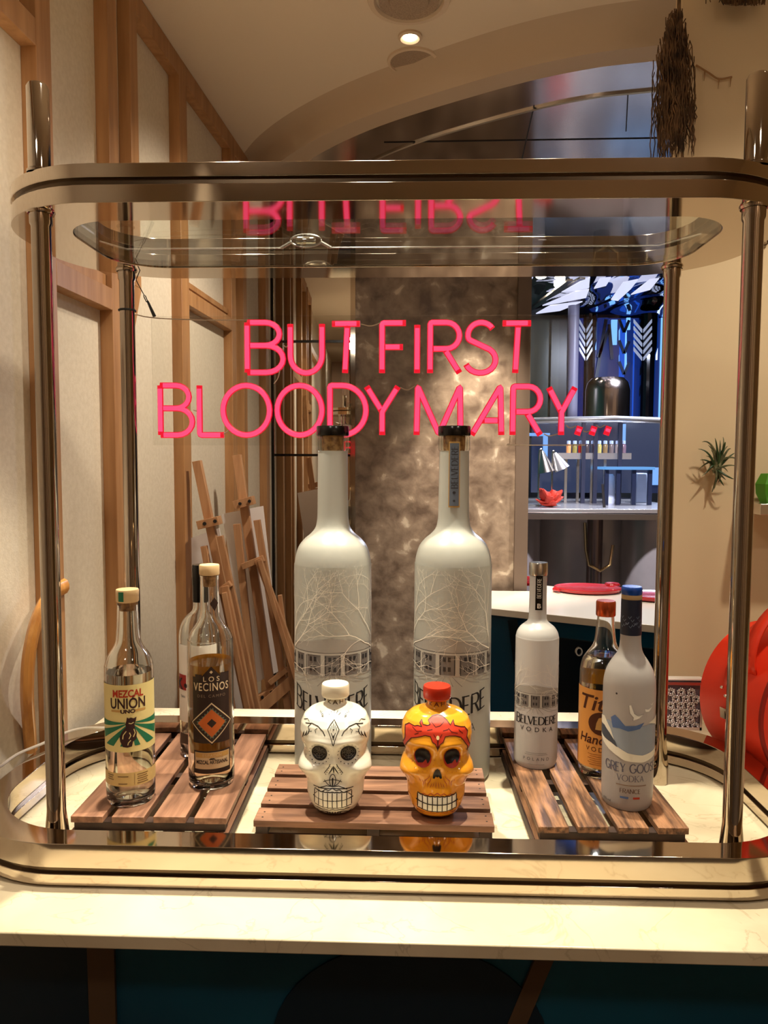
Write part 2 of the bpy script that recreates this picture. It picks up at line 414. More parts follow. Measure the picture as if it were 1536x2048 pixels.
for y, z1, wd in ((2.44, 2.76, .07), (3.0, ZCE-.06, .06), (3.17, ZCE-.06, .05), (3.55, ZCE-.06, .06), (1.30, .9, .05)):
    if z1 > 1: stud(y, 0, z1, wd)
rail(2.51, 2.055, 3.0, 2.055, .05); rail(2.51, 2.12, 3.0, 2.12, .02, .02)
rail(2.12, 2.755, 3.78, 2.755, .062); rail(1.66, 2.755, 1.935, 2.755, .062)

# ceiling: plaster up to a curved lip, then polished steel panels
ARC = [(-.84, 3.78), (-.75, 3.5), (-.535, 3.08), (-.22, 2.735), (.196, 2.453), (.478, 2.318), (.734, 2.259), (1.3, 2.16), (2.6, 2.05)]
arcp = [(p.x, p.y) for p in catmull([V(x, y, 0) for x, y in ARC], 8)]
bm = BM(); prism(bm, [(wx(-2.2)-.1, -2.2)]+[(wx(3.78)-.1, 3.78)]+arcp[1:]+[(2.6, -2.2)], ZCE, ZCE+.08); struct('ceiling', bm, ceilp)
bm = BM()
def arc_off(d):
    o = []
    for i, p in enumerate(arcp):
        a = Vector(arcp[max(i-1, 0)]); b = Vector(arcp[min(i+1, len(arcp)-1)]); t = (b-a).normalized(); n_ = Vector((-t.y, t.x))
        o.append((p[0]+n_.x*d, p[1]+n_.y*d))
    return o
sec = [(-.085, ZCE+.002), (-.05, ZCE-.006), (-.02, ZCE-.028), (0, ZCE-.07), (.012, ZCE-.082), (.10, ZCE-.082), (.10, ZCE-.05)]
rows = [[bm.verts.new((*p, z)) for p in arc_off(d)] for d, z in sec]
for a, b in zip(rows, rows[1:]):
    for i in range(len(a)-1): bm.faces.new([a[i], a[i+1], b[i+1], b[i]])
struct('trim_1', bm, mat('cove_paint', lin(186, 164, 138), .7))
inner = arc_off(.10)
bm = BM(); prism(bm, [p for p in inner]+[(2.6, 4.3), (-.9, 4.3)], ZCE-.055, ZCE-.03); struct('ceiling_steel', bm, ceil_mirror)
cs = bpy.data.objects['ceiling_steel']
bm = BM(); tr = arc_off(.34); tube(bm, [(x, y, ZCE-.058) for x, y in tr if -.6 < x < 1.3], .006, 6); obj('seam_trim', bm, silver, cs)
bm = BM()
for a, b in (((1068, 212), (1044, 318)), ((768, 285), (1340, 276)), ((1256, 186), (1252, 262))):
    bar(bm, onz(*a, ZCE-.056), onz(*b, ZCE-.056), .004, .003, V(0, 0, 1))
obj('seam', bm, blackm, cs)

# back plane: mirror on the left, stone column, steel edges
YB = 3.8
xm0, xm1, xc1 = ony(546, 920, YB).x, ony(706, 920, YB).x, ony(1030, 920, YB).x
bm = BM(); box(bm, xm0, xm1, YB, YB+.02, 0, ZCE-.06); wm = struct('wall_mirror', bm, mirror)
bm = BM(); box(bm, -2.2, xm1, YB+.03, YB+.12, 0, ZCE); struct('wall_back', bm, wallp)
for py in (683, 910):
    a, b = ony(548, py, YB-.004), ony(706, py-1, YB-.004); bm = BM(); box(bm, a.x, b.x, YB-.008, YB, a.z-.006, a.z+.006); obj('glazing_bar', bm, black, wm)
bm = BM(); box(bm, xm0-.02, xm0+.008, YB-.01, YB+.02, 0, ZCE-.06); obj('frame_edge', bm, black, wm)
bm = BM(); box(bm, xm1, xc1, YB, YB+.35, 0, ZCE-.06); struct('wall_column', bm, stone)
colw = bpy.data.objects['wall_column']
bm = BM(); box(bm, xm1-.012, xm1+.012, YB-.015, YB, 0, ZCE-.06); obj('edge_strip', bm, polem, colw)
bm = BM(); box(bm, xc1, ony(1056, 920, YB).x, YB-.03, YB+.35, 0, ZCE-.06); obj('edge_strip', bm, mat('brown_steel', (.20, .145, .11, 1), .45, .3), colw)
# small glass door handle mirrored beside the column
hx = ony(699, 830, YB-.03)
dh = thing('door_handle', (hx.x, YB-.02, hx.z), 'small clear pull handle with a chrome bracket on the mirror beside the stone column', 'handle')
bm = BM(); tube(bm, [(hx.x, YB-.05, hx.z-.06), (hx.x, YB-.05, hx.z+.06)], .009, 10); obj('grip', bm, glassth, dh)
bm = BM(); box(bm, hx.x-.03, hx.x+.008, YB-.055, YB, hx.z-.075, hx.z-.05); obj('bracket', bm, silver, dh)

# right cream wall facing the camera
YR = 1.93
xr = ony(1326, 920, YR+.05).x
bm = BM(); box(bm, xr, 2.6, YR, YR+.05, 0, ZCE+.05); struct('wall_right', bm, wallr)
bm = BM(); box(bm, 2.6, 2.7, -2.2, YR+.12, 0, ZCE); struct('wall_side', bm, wallr)
bm = BM(); box(bm, -2.2, 2.6, -2.3, -2.2, 0, ZCE); struct('wall_rear', bm, mat('rear_wall', lin(176, 140, 104), .6))
wr = bpy.data.objects['wall_rear']
for k in range(13):
    bm = BM(); x = -1.9+k*.34; box(bm, x, x+.10+.05*(k % 3), -2.2, -2.12, 0, ZCE); obj('panel', bm, (oak, blackm, wallp)[k % 3], wr)

# ceiling fittings
def disc_fix(name, px, py, rpx, label, cat, parts):
    c = onz(px, py, ZCE); r = (onz(px+rpx, py, ZCE)-c).length
    t = thing(name, (c.x, c.y, ZCE), label, cat)
    for pn, prof, m_ in parts(r): bm = BM(); lathe(bm, prof, (c.x, c.y), 40); obj(pn, bm, m_, t)
    return c
whitem = mat('fitting_paint', lin(206, 184, 156), .6)
grille = noise_color(mat('speaker_grille', rough=.7), lin(140, 118, 96), lin(165, 142, 118), (300, 300, 300))
c = disc_fix('ceiling_downlight', 820, 72, 24, 'small round recessed downlight with a bright lamp between two larger ceiling discs', 'light', lambda r: [
    ('trim_ring', [(r, ZCE), (r, ZCE-.006), (r*.8, ZCE-.010), (r*.6, ZCE-.004), (r*.6, ZCE)], whitem),
    ('lamp', [(0, ZCE-.006), (r*.52, ZCE-.006), (r*.58, ZCE)], mat('lamp_glow', (1, 1, 1, 1), emit=(1, .86, .66, 1), es=14))])
disc_fix('ceiling_speaker', 826, 121, 52, 'round speaker with a dull brown grille in the cream ceiling below the lit downlight', 'speaker', lambda r: [
    ('frame', [(r, ZCE), (r*.98, ZCE-.006), (r*.88, ZCE-.008), (r*.85, ZCE-.002)], whitem),
    ('grille', [(0, ZCE-.005), (r*.86, ZCE-.003), (r*.87, ZCE)], grille)])
disc_fix('ceiling_diffuser', 818, -4, 84, 'large round ceiling vent cut off by the top edge of the picture', 'vent', lambda r: [
    ('frame', [(r, ZCE), (r*.97, ZCE-.010), (r*.84, ZCE-.012), (r*.80, ZCE-.004)], whitem),
    ('cone', [(r*.74, ZCE), (r*.72, ZCE-.012), (r*.5, ZCE-.006), (r*.46, ZCE-.014), (0, ZCE-.014)], grille)])

# ------------------------------------------------------------ bar counter
t = thing('bar_counter', (0, 1.1, 0), 'cream veined marble bar top on a dark teal base holding the bottle display', 'counter')
bm = BM(); prism(bm, [(wx(.967)+.004, .967), (2.2, .962), (2.2, YR-.002), (xr-.006, YR-.002), (xr-.006, 1.915), (wx(1.9)+.04, 1.90), (wx(1.6)+.04, 1.60), (wx(1.6)+.004, 1.58)], ZC-.02, ZC); obj('worktop', bm, marble, t, bevel=.002)
def trap(name, x0, x1, x2, x3, m_, y, parent):
    bm = BM(); A = [(x0, ZC-.02), (x1, ZC-.02), (x2, 0), (x3, 0)]
    a = [bm.verts.new((x, y, z)) for x, z in A]; b = [bm.verts.new((x, y+.03, z)) for x, z in A]
    bm.faces.new(a); bm.faces.new(b[::-1])
    for i in range(4): bm.faces.new([a[i], a[(i+1) % 4], b[(i+1) % 4], b[i]])
    return obj(name, bm, m_, parent)
YP = 1.035
bm = BM(); box(bm, -.83, 2.2, YP, YP+.45, 0, ZC-.02); obj('base_panel', bm, teal, t)
def pxx(px): return ony(px, 1960, YP).x
trap('inlay_strip', pxx(178), pxx(232), pxx(236), pxx(190), bronze, YP-.004-.03+.03-.002, t)
trap('inlay_strip', pxx(1090), pxx(1128), pxx(1010)-.25, pxx(970)-.25, bronze, YP-.006, t)
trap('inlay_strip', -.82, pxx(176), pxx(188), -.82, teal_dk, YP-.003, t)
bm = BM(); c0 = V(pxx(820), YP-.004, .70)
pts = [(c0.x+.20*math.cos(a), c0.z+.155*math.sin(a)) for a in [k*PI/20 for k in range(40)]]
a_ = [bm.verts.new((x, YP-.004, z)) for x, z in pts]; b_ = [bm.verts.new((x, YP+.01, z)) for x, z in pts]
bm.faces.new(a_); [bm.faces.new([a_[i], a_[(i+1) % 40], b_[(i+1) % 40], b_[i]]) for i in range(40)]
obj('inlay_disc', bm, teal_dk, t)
bm = BM(); box(bm, ony(735, 1427, 1.9).x-.001, ony(735, 1427, 1.9).x+.001, 1.72, 1.9, ZC, ZC+.0006); obj('joint', bm, bronze, t)

# ------------------------------------------------------------ display stand: rails, glass and posts
CX = -.03
XL, XR_, YF, YK = -.561, .502, 1.15, 1.4955
st = thing('display_stand', (CX, 1.35, ZC), 'champagne steel display stand with rounded upper and lower rails on four round posts', 'stand')
cyl_ = 1.3625
bm = BM()
O = rrect(CX, cyl_, .705, .2875, .20); I = rrect(CX, cyl_, .662, .2425, .165)
O2 = rrect(CX, cyl_, .699, .2815, .195); I2 = rrect(CX, cyl_, .668, .2485, .17)
ring_band(bm, O, I, ZC+.031, ZC+.068); ring_band(bm, O, I, ZC+.004, ZC+.021); obj('lower_rail', bm, brass, st, bevel=.0008)
bm = BM(); ring_band(bm, O2, I2, ZC+.0005, ZC+.0685-.01); obj('lower_rail_groove', bm, brass_dark, st)
ZT = 1.9166
cyu = 1.3385
O = rrect(CX, cyu, .632, .2285, .19); I = rrect(CX, cyu, .535, .1445, .095)
O2 = rrect(CX, cyu, .626, .2225, .185); I2 = rrect(CX, cyu, .541, .1505, .10)
bm = BM(); ring_band(bm, O, I, ZT, ZT+.026); ring_band(bm, O, I, ZT+.036, ZT+.056); obj('upper_rail', bm, brass, st, bevel=.0008)
bm = BM(); ring_band(bm, O2, I2, ZT+.002, ZT+.054); obj('upper_rail_groove', bm, brass_dark, st)
I3 = rrect(CX, cyu, .534, .1435, .094)
bm = BM(); prism(bm, I3, ZT+.002, ZT+.007); obj('glass_top', bm, glassth, st)
for x, y, up_ in ((XL, YF, 1), (XR_, YF, 1), (XL, YK, 0), (XR_, YK, 0)):
    r = .0145
    bm = BM(); lathe(bm, [(0, ZC), (.0195, ZC), (.0195, ZC+.035), (.018, ZC+.05), (r, ZC+.085), (r, ZT-.022), (r+.002, ZT-.018), (r+.0025, ZT)], (x, y), 40)
    p = obj('post', bm, polem, st)
    bm = BM(); lathe(bm, [(r+.0045, ZT-.004), (r+.006, ZT-.001), (r+.006, ZT)], (x, y), 40); obj('collar', bm, brass, p)
    if up_:
        bm = BM(); r2 = .0162; lathe(bm, [(r2+.002, ZT+.056), (r2+.002, ZT+.060), (r2, ZT+.062), (r2, 2.098), (r2-.003, 2.103), (0, 2.103)], (x, y), 40); obj('post_top', bm, polem, st)
# cable with a coupling lying over the glass
cz_ = ZT+.011
a, b = ony(180, 480, 1.44), ony(1440, 476, 1.44)
cb = thing('tension_cable', (ony(612, 475, 1.40).x, 1.40, cz_), 'bright thin cable with a looped coupling stretched across the glass of the upper rail', 'cable')
bm = BM(); yc = 1.39; xk = ony(612, 480, yc).x
tube(bm, [(-.55, yc-.05, cz_), (-.52, yc, cz_), (xk-.045, yc, cz_)], .0016, 8); tube(bm, [(xk+.045, yc, cz_), (.44, yc, cz_), (.49, yc-.07, cz_)], .0016, 8); obj('wire', bm, silver, cb)
bm = BM(); tube(bm, [(xk+.045*math.cos(a_)*.62, yc, cz_+.013+.011*math.sin(a_)) for a_ in [2*PI*k/24 for k in range(24)]], .002, 8, closed=True)
for s_ in (-1, 1): tube(bm, [(xk+s_*.028, yc, cz_+.010), (xk+s_*.046, yc, cz_)], .003, 8)
obj('loop', bm, silver, cb)
bm = BM(); lathe(bm, [(0, -.018), (.006, -.018), (.0075, -.014), (.0075, .014), (.006, .018), (0, .018)], (0, 0), 20)
bmesh.ops.rotate(bm, verts=bm.verts, matrix=Matrix.Rotation(PI/2, 3, 'Y')); bmesh.ops.translate(bm, verts=bm.verts, vec=(xk, yc, cz_+.013)); obj('barrel', bm, mat('bright_steel', (.95, .92, .86, 1), .1, 1), cb)

# ------------------------------------------------------------ neon sign
YN = 1.572
sg = thing('neon_sign', (CX, YN, ony(700, 890, YN).z), 'pink neon sign reading BUT FIRST BLOODY MARY on a clear acrylic sheet', 'sign')
pinkm = mat('neon_pink', (.02, .0, .0, 1), .4, emit=(1, .075, .20, 1), es=.86)
redm = mat('neon_red', (.02, .0, .0, 1), .4, emit=(.95, .008, .03, 1), es=.72)
a, b = ony(304, 890, YN), ony(1243, 628, YN)
bm = BM(); box(bm, a.x, b.x, YN+.008, YN+.012, a.z, b.z); obj('acrylic_sheet', bm, acryl, sg)
GN = dict(G); GN['M'] = (.92, [[(0,0),(.02,1),(.47,.02),(.90,1),(.92,0)]]); GN['A'] = (.66, [[(-.1,0),(.62,1),(.66,0)], [(.14,.30),(.64,.30)]]); GN['T'] = (.6, [[(0,.985),(.6,.985)], [(.33,.96),(.28,0)]])
GN[','] = (.14, [[(.04,0),(.10,1)]])
rows_ = [('B',495,566,645,745),('U',581,644,648,746),('T',664,720,646,746),('F',764,812,646,746),('I',834,835,650,746),('R',860,920,645,746),('S',930,992,645,746),('T',1004,1062,645,746),
 ('B',322,384,771,870),('L',400,447,771,870),('O',447,539,771,870),('O',555,644,771,870),('D',660,732,771,870),('Y',733,796,773,870),('M',833,922,773,870),('A',951,1004,773,870),('R',1025,1082,773,870),('Y',1096,1150,775,870),
 (',',1150,1164,853,870),(',',1179,1193,853,870),(',',1208,1222,853,870)]
def smooth_corner(P):
    out = []
    for i, p in enumerate(P):
        if 0 < i < len(P)-1:
            a = P[i-1]; b = P[i+1]; d1 = (a-p); d2 = (b-p)
            if d1.length > .004 and d2.length > .004 and d1.angle(d2) < 2.6:
                for k in (0, .5, 1): out.append((p+d1.normalized()*.003).lerp(p+d2.normalized()*.003, k)*(.7)+p*.3 if k == .5 else (p+d1.normalized()*.003).lerp(p+d2.normalized()*.003, k))
                continue
        out.append(p)
    return out
for ch, x0, x1, yt, yb in rows_:
    w_, st_ = GN[ch]; A0, B0 = ony(x0, yb, YN), ony(x1, yt, YN); sx = (B0.x-A0.x)/max(w_, .02) if ch != 'I' else 1
    if ch == 'I': sx = .001
    redb, pinkb = BM(), BM()
    for pl in st_:
        P = smooth_corner([V(A0.x+p[0]*sx, YN, A0.z+p[1]*(B0.z-A0.z)) for p in pl])
        closed = (P[0]-P[-1]).length < .001
        if closed: P = P[:-1]
        tube(redb, P, .0064, 8, closed=closed, sq=(1, .55), up=V(0, -1, 0))
        if not closed:
            L = (P[1]-P[0]).length; P[0] = P[0]+(P[1]-P[0]).normalized()*min(.007, L*.45); P[-1] = P[-1]+(P[-2]-P[-1]).normalized()*min(.007, (P[-2]-P[-1]).length*.45)
        tube(pinkb, [p+V(0, -.0030, 0) for p in P], .0047, 8, closed=closed, sq=(1, .55), up=V(0, -1, 0))
    o = obj('letter', redb, redm, sg); obj('tube_face', pinkb, pinkm, o)
wirem = mat('clear_wire', lin(190, 170, 150), .3)
for P in ([(250, 622), (300, 635), (400, 640), (495, 640)], [(566, 690), (572, 694), (577, 690)], [(722, 648), (742, 652), (762, 645)], [(387, 820), (394, 822), (398, 818)], [(800, 775), (815, 780), (830, 772)], [(560, 740), (556, 756), (548, 768)], [(447, 868), (456, 862), (462, 856)], [(1088, 868), (1098, 872), (1116, 868)], [(1132, 850), (1140, 856), (1152, 852)], [(1166, 862), (1174, 864), (1182, 860)], [(1192, 850), (1200, 855), (1210, 850)], [(1020, 872), (1020, 886), (1026, 890), (1170, 890)]):
    Y_ = YN-.002
    bm = BM(); tube(bm, catmull([ony(x, y, Y_) for x, y in P], 5), .0012, 5); obj('wire', bm, wirem, sg)
tg = onz(290, 500, ZT); tz = ony(268, 545, 1.50)
td = thing('hanging_toggle', (tz.x, 1.50, ony(300, 620, 1.5).z), 'tiny dark clip hanging on a thin wire near the back left post', 'clip')
bm = BM(); tube(bm, [V(tz.x+.012, 1.50, ZT), ony(272, 560, 1.5), ony(287, 588, 1.5)], .0009, 5); obj('thread', bm, blackm, td)
bm = BM(); tube(bm, [ony(x, y, 1.5) for x, y in ((287, 588), (291, 592), (295, 602), (293, 604), (288, 594))], .0011, 5, closed=True); tube(bm, [ony(295, 602, 1.5), ony(309, 633, 1.5)], [.0022, .0036], 6); obj('clip_body', bm, blackm, td)
bm = BM(); tube(bm, [(XL+.0155*math.cos(a), YK+.0155*math.sin(a), ony(252, 621, YK).z) for a in [2*PI*k/24 for k in range(24)]], .0022, 6, closed=True)
tag(obj('cable_tie', bm, blackm), 'black cable tie around the back left post level with the sign', 'cable tie')

# ------------------------------------------------------------ crates
ZK = .95
def crate(x0, x1, y0, y1, rot, along, ns, label, m_):
    c = V((x0+x1)/2, (y0+y1)/2, 0)
    t = thing('wooden_crate', (c.x, c.y, ZC), label, 'crate', 'slatted wooden crates in the display stand')
    g = .015
    def B(*a): bm = BM(); box(bm, *a, rot=rot, piv=c); return bm
    if along == 'y':
        sw = (x1-x0-g*(ns-1))/ns
        for k in range(ns):
            X = x0+k*(sw+g); j = random.uniform(-.002, .002); obj('slat', B(X, X+sw, y0+j, y1+j, ZK-.011, ZK), m_, t, bevel=.001)
        for Y in (y0+.004, (y0+y1)/2-.01, y1-.024): obj('crosspiece', B(x0+.004, x1-.004, Y, Y+.02, ZK-.026, ZK-.0112), crate_shade, t)
        for X in (x0-.004, x1-.014): obj('side_board', B(X, X+.018, y0-.006, y1+.004, ZC+.001, ZC+.018), crate_shade, t, bevel=.001)
        for X in (x0-.002, x1-.014): obj('side_board', B(X, X+.016, y0-.003, y1+.002, ZC+.020, ZK-.0265), m_, t, bevel=.001)
        for Y in (y0-.006, y1-.010): obj('end_board', B(x0+.016, x1-.016, Y, Y+.012, ZC+.001, ZK-.028), crate_shade, t)
    else:
        sw = (y1-y0-g*(ns-1))/ns
        for k in range(ns):
            Y = y0+k*(sw+g); j = random.uniform(-.002, .002); s = obj('slat', B(x0+j, x1+j, Y, Y+sw, ZK-.011, ZK), m_, t, bevel=.001)
            for X in (x0+.012, x1-.012):
                for yy in (Y+sw*.3, Y+sw*.7):
                    bm = BM(); lathe(bm, [(0, ZK+.0004), (.0016, ZK+.0003), (.0018, ZK-.001)], (X, yy), 8); obj('nail', bm, blackm, s)
        for X in (x0+.003, (x0+x1)/2-.01, x1-.023): obj('crosspiece', B(X, X+.02, y0+.004, y1-.004, ZK-.026, ZK-.0112), crate_shade, t)
        for Y in (y0-.002, y1-.014): obj('side_board', B(x0, x1, Y, Y+.016, ZC+.020, ZK-.0265), crate_shade, t, bevel=.001)
        for Y in (y0-.005, y1-.012): obj('side_board', B(x0-.002, x1+.002, Y, Y+.016, ZC+.001, ZC+.018), crate_shade, t, bevel=.001)
    return t
crate(-.566, -.305, 1.203, 1.590, .02, 'y', 4, 'brown slatted wooden crate under the clear glass bottles at the left', crate_l)
crate(-.254, .142, 1.196, 1.430, -.01, 'x', 4, 'brown slatted wooden crate in the middle carrying the two skull bottles', cratew)
crate(.208, .452, 1.200, 1.592, .02, 'y', 4, 'rough dark slatted wooden crate under the three vodka bottles at the right', crate_r)

# ------------------------------------------------------------ bottles
class Bottle:
    def __init__(s, name, px, y, z0, label, cat='bottle', group=None):
        s.y = y; s.c = ony(px, 1400, y); s.c = V(ony(px, 1250, y).x, y, 0); s.z0 = z0
        s.face = math.atan(-s.c.x/y); s.px = px; s.t = thing(name, (s.c.x, y, z0), label, cat, group)
    def z(s, py): return ony(s.px, py, s.y).z
    def r(s, hw, py=1400): d = ray(s.px, py); return hw*(s.y/d.y)/F*.992
    def prof(s, P, base=.9, foot=.006):
        out = [(0, s.z0+.003), (s.r(P[0][0])*base*.8, s.z0+.0012), (s.r(P[0][0])*base, s.z0), (s.r(P[0][0])*.98, s.z0+foot), (s.r(P[0][0]), s.z0+foot*2.2)]
        Q = [(s.r(h, p), s.z(p)) for h, p in P]
        Q = [(q.x, q.y) for q in catmull([V(a, b, 0) for a, b in Q], 4)]
        return out+[q for q in Q if q[1] > s.z0+foot*2.4]
    def rf(s, P):
        zs = [s.z(p) for h, p in P]; rs = [s.r(h, p) for h, p in P]
        return lambda z: float(np.interp(z, zs, rs))
    def shell(s, P, m_, th=None, name='glass_body', base=.9):
        pr = s.prof(P, base); bm = BM()
        if th:
            inn = [(max(r-th, .001), z) for r, z in pr[5:]]
            fl = s.z0+th*2.5; inn = [q for q in inn if q[1] > fl+.008]
            r0 = inn[0][0]; lathe(bm, pr+inn[::-1]+[(r0, fl+.007), (r0*.8, fl), (r0*.4, fl+.006), (0, fl+.010)], (s.c.x, s.c.y), 64)
        else: lathe(bm, pr+[(pr[-1][0]*.5, pr[-1][1]), (0, pr[-1][1])], (s.c.x, s.c.y), 64)
        return obj(name, bm, m_, s.t, sharp=50)
    def fill(s, P, lvl, m_, th):
        pr = s.prof(P); fl = s.z0+th*2.5; g = .0006; zl = s.z(lvl)
        q = [(max(r-th-g, .001), z) for r, z in pr[5:] if fl+.009 < z < zl]
        rl = q[-1][0]; r0 = q[0][0]
        bm = BM(); lathe(bm, [(0, fl+.0112), (r0*.4, fl+.0072), (r0*.8, fl+.0014), (r0, fl+.008)]+q+[(rl, zl), (0, zl)], (s.c.x, s.c.y), 64)
        return obj('liquid', bm, m_, s.t, sharp=50)
    def cap(s, P, m_, name='cap', parent=None):
        Q = [(s.r(h, p), s.z(p)) for h, p in P]; bm = BM(); lathe(bm, [(0, Q[0][1])]+Q+[(0, Q[-1][1])], (s.c.x, s.c.y), 48)
        return obj(name, bm, m_, parent or s.t, sharp=40)
    def art(s, name, a, rf, r0, m_, a0=0, off=.0004, parent=None):
        return lay(name, a, on_lathe(s.c.x, s.c.y, rf, r0, a0+s.face, off), m_, parent or s.t)
ink = mat('black_ink', lin(22, 20, 24), .5)
def ex(n, c): return mat(n, lin(*c), .45)

# --- mezcal, cream label with green sunburst
b = Bottle('mezcal_bottle', 256, 1.272, ZK, 'clear mezcal bottle with cream label, green sunburst and black coyote on the left crate')
P = [(47.5, 1590), (47.5, 1470), (47.5, 1345), (46, 1325), (41, 1310), (32, 1297), (25.5, 1284), (23, 1265), (21.5, 1240), (20.5, 1213), (20.5, 1204)]
b.shell(P, glass, .0028); b.fill(P, 1340, liquid, .0028); rf = b.rf(P); r0 = rf(b.z(1450))
cp = b.cap([(21, 1203), (22.2, 1201), (22.4, 1180), (21.5, 1178)], capwood, 'stopper')
b.cap([(15.5, 1220), (17, 1212), (17.5, 1203.2)], cork, 'cork', cp)
def zz(py): return b.z(py)
a = Art(); a.rect(-r0*1.75, zz(1487), r0*1.75, zz(1357), 40, 8); lb = b.art('label', a, rf, r0, ex('cream_label', (226, 204, 140)), off=.0003)
c0 = zz(1427); grn = ex('label_green', (28, 110, 78)); W = r0
a = Art()
for k, (a1, a2) in enumerate(((-4, 9), (16, 30), (40, 55), (68, 80), (100, 112), (125, 140), (150, 164), (171, 184))):
    L = []
    for an in (a1, (a1+a2)/2, a2):
        an = math.radians(an+180); ca, sa = math.cos(an), math.sin(an)
        L.append((max(-1.3*W, min(1.3*W, ca*1.6*W)), sa))
    for j in range(8):
        def pt(an, q):
            an = math.radians(an+180); dx, dz = math.cos(an), math.sin(an)
            t_ = 1.5*W*q
            if dz < 0: t_ = min(1.5*W, (c0-zz(1473))/max(-dz, .001))*q
            return (dx*t_, c0-.002+dz*t_*(1 if dz < 0 else .6))
        a.poly([pt(a1, .12+.88*j/8), pt(a2, .12+.88*j/8), pt(a2, .12+.88*(j+1)/8), pt(a1, .12+.88*(j+1)/8)])
b.art('sunburst', a, rf, r0, grn, off=.0006, parent=lb)
u_ = r0/47.5
a = Art().add(text_art('MEZCAL', 1, .035), 0, zz(1380), .0185, .0185); s_ = .052/a.width()
a = Art().add(text_art('MEZCAL', 1, .03), -.003, zz(1380), .0185*s_, .0172); b.art('lettering', a, rf, r0, ex('label_red', (176, 48, 22)), off=.0007, parent=lb)
a = Art().add(text_art('UNIÓN', 1, .020), 0, 0, 1); s_ = .060/a.width()
a = Art().add(text_art('UNIÓN', 1, .020), -.003, zz(1402), s_, .0250); b.art('lettering', a, rf, r0, ex('label_darkbrown', (54, 20, 22)), off=.0007, parent=lb)
a = Art().add(text_art('UNO', 1, .05), -.003, zz(1411), .0105, .0085); b.art('lettering', a, rf, r0, ex('label_darkbrown', (54, 20, 22)), off=.0007, parent=lb)
a = Art().rect(-.032, zz(1409), -.013, zz(1405), 4).rect(.007, zz(1409), .027, zz(1405), 4); b.art('lettering', a, rf, r0, ex('label_ochre', (196, 150, 84)), off=.0007, parent=lb)
# crouching coyote with pricked ears
a = Art(); zc0 = zz(1476)
body = [(-.012, 0), (-.004, -.002), (.004, 0), (.006, .012), (.012, .018), (.013, .034), (.010, .046), (.009, .056), (.012, .066), (.013, .074), (.008, .071), (.003, .074), (-.001, .072), (-.004, .075), (-.005, .066), (-.007, .058), (-.006, .050), (-.013, .040), (-.018, .026), (-.017, .014), (-.010, .012)]
a.fan([(x*.9-.001, zc0+z*.68) for x, z in body], rings=2); b.art('animal_print', a, rf, r0, ex('label_darkbrown', (54, 20, 22)), off=.0009, parent=lb)
a = Art()
for q in (((-.006, .040), (-.011, .030), (-.012, .020)), ((.006, .044), (.008, .034), (.005, .024)), ((-.001, .036), (.001, .028), (-.002, .020)), ((-.002, .060), (.002, .058), (.006, .061)), ((.001, .016), (-.003, .010), (-.004, .004))): a.stroke([(x, zc0+z*.68) for x, z in q], .0015)
b.art('animal_print', a, rf, r0, ex('cream_label', (226, 204, 140)), off=.0011, parent=lb)
a = Art().rect(-r0*1.75, zz(1553), r0*1.75, zz(1527), 40, 2); l2 = b.art('label', a, rf, r0, ex('label_tan', (206, 172, 112)), off=.0003)
a = Art()
for x0, x1, rows in ((-.022, -.004, 2), (.010, .030, 5), (-.044, -.030, 3)):
    for k in range(rows): zz0 = zz(1531+k*4.2 if rows > 2 else 1533+k*14); a.rect(x0+.001*(k % 2), zz0-.0018, x1-.002*(k % 2), zz0, 5)
a.rect(.0055, zz(1551), .0062, zz(1529))
b.art('small_print', a, rf, r0, ex('print_brown', (128, 96, 56)), off=.0005, parent=l2)
a = Art().rect(-.0165, zz(1200), -.0065, zz(1181), 6); lay('stopper_stripe', a, on_cyl(b.c.x, b.c.y, b.r(22.4, 1190), b.face, .0003), grn, cp)

# --- amber mezcal with dark label and diamond
b = Bottle('mezcal_bottle', 420, 1.345, ZK, 'clear mezcal bottle with dark brown label, woven orange diamond and pale wood stopper')
P = [(45.5, 1560), (45.5, 1420), (45.5, 1292), (44, 1275), (38, 1260), (28, 1247), (21.5, 1234), (19.5, 1215), (18.8, 1185), (18.5, 1160), (19, 1150)]
b.shell(P, glass, .0028); b.fill(P, 1322, liquid_am, .0028); rf = b.rf(P); r0 = rf(b.z(1400))
cp = b.cap([(19.5, 1149), (20.2, 1147), (20.2, 1131), (19.2, 1129)], capwood, 'stopper'); b.cap([(12.5, 1172), (13, 1160), (13, 1149.2)], cork, 'cork', cp)
def zz(py): return b.z(py)
a = Art().rect(-r0*1.45, zz(1512), r0*1.45, zz(1318), 30, 4); bl = b.art('back_label', a, rf, r0, ex('label_amber', (214, 138, 30)), a0=PI, off=.0003)
a = Art().rect(-r0*1.45, zz(1512), r0*1.45, zz(1318), 30, 4); b.art('back_label', a, rf, r0, ex('label_amber', (214, 138, 30)), a0=PI, off=-.0034)
dk = ex('label_umber', (44, 24, 20)); crm = ex('label_pale', (222, 196, 160)); org = ex('label_orange', (196, 96, 34)); tl = ex('label_sage', (96, 110, 96))
sc = r0/45.5
def U(px): return (px-422)*sc*1.06
a = Art(); a.rect(U(386), zz(1470), U(459), zz(1342), 12, 6); a.poly([(U(404), zz(1342)), (U(442), zz(1342)), (U(423), zz(1321))]); a.rect(U(392), zz(1343), U(406), zz(1337), 2); a.rect(U(440), zz(1343), U(459), zz(1335), 2)
lb = b.art('label', a, rf, r0, dk, off=.0004)
dc = zz(1431)
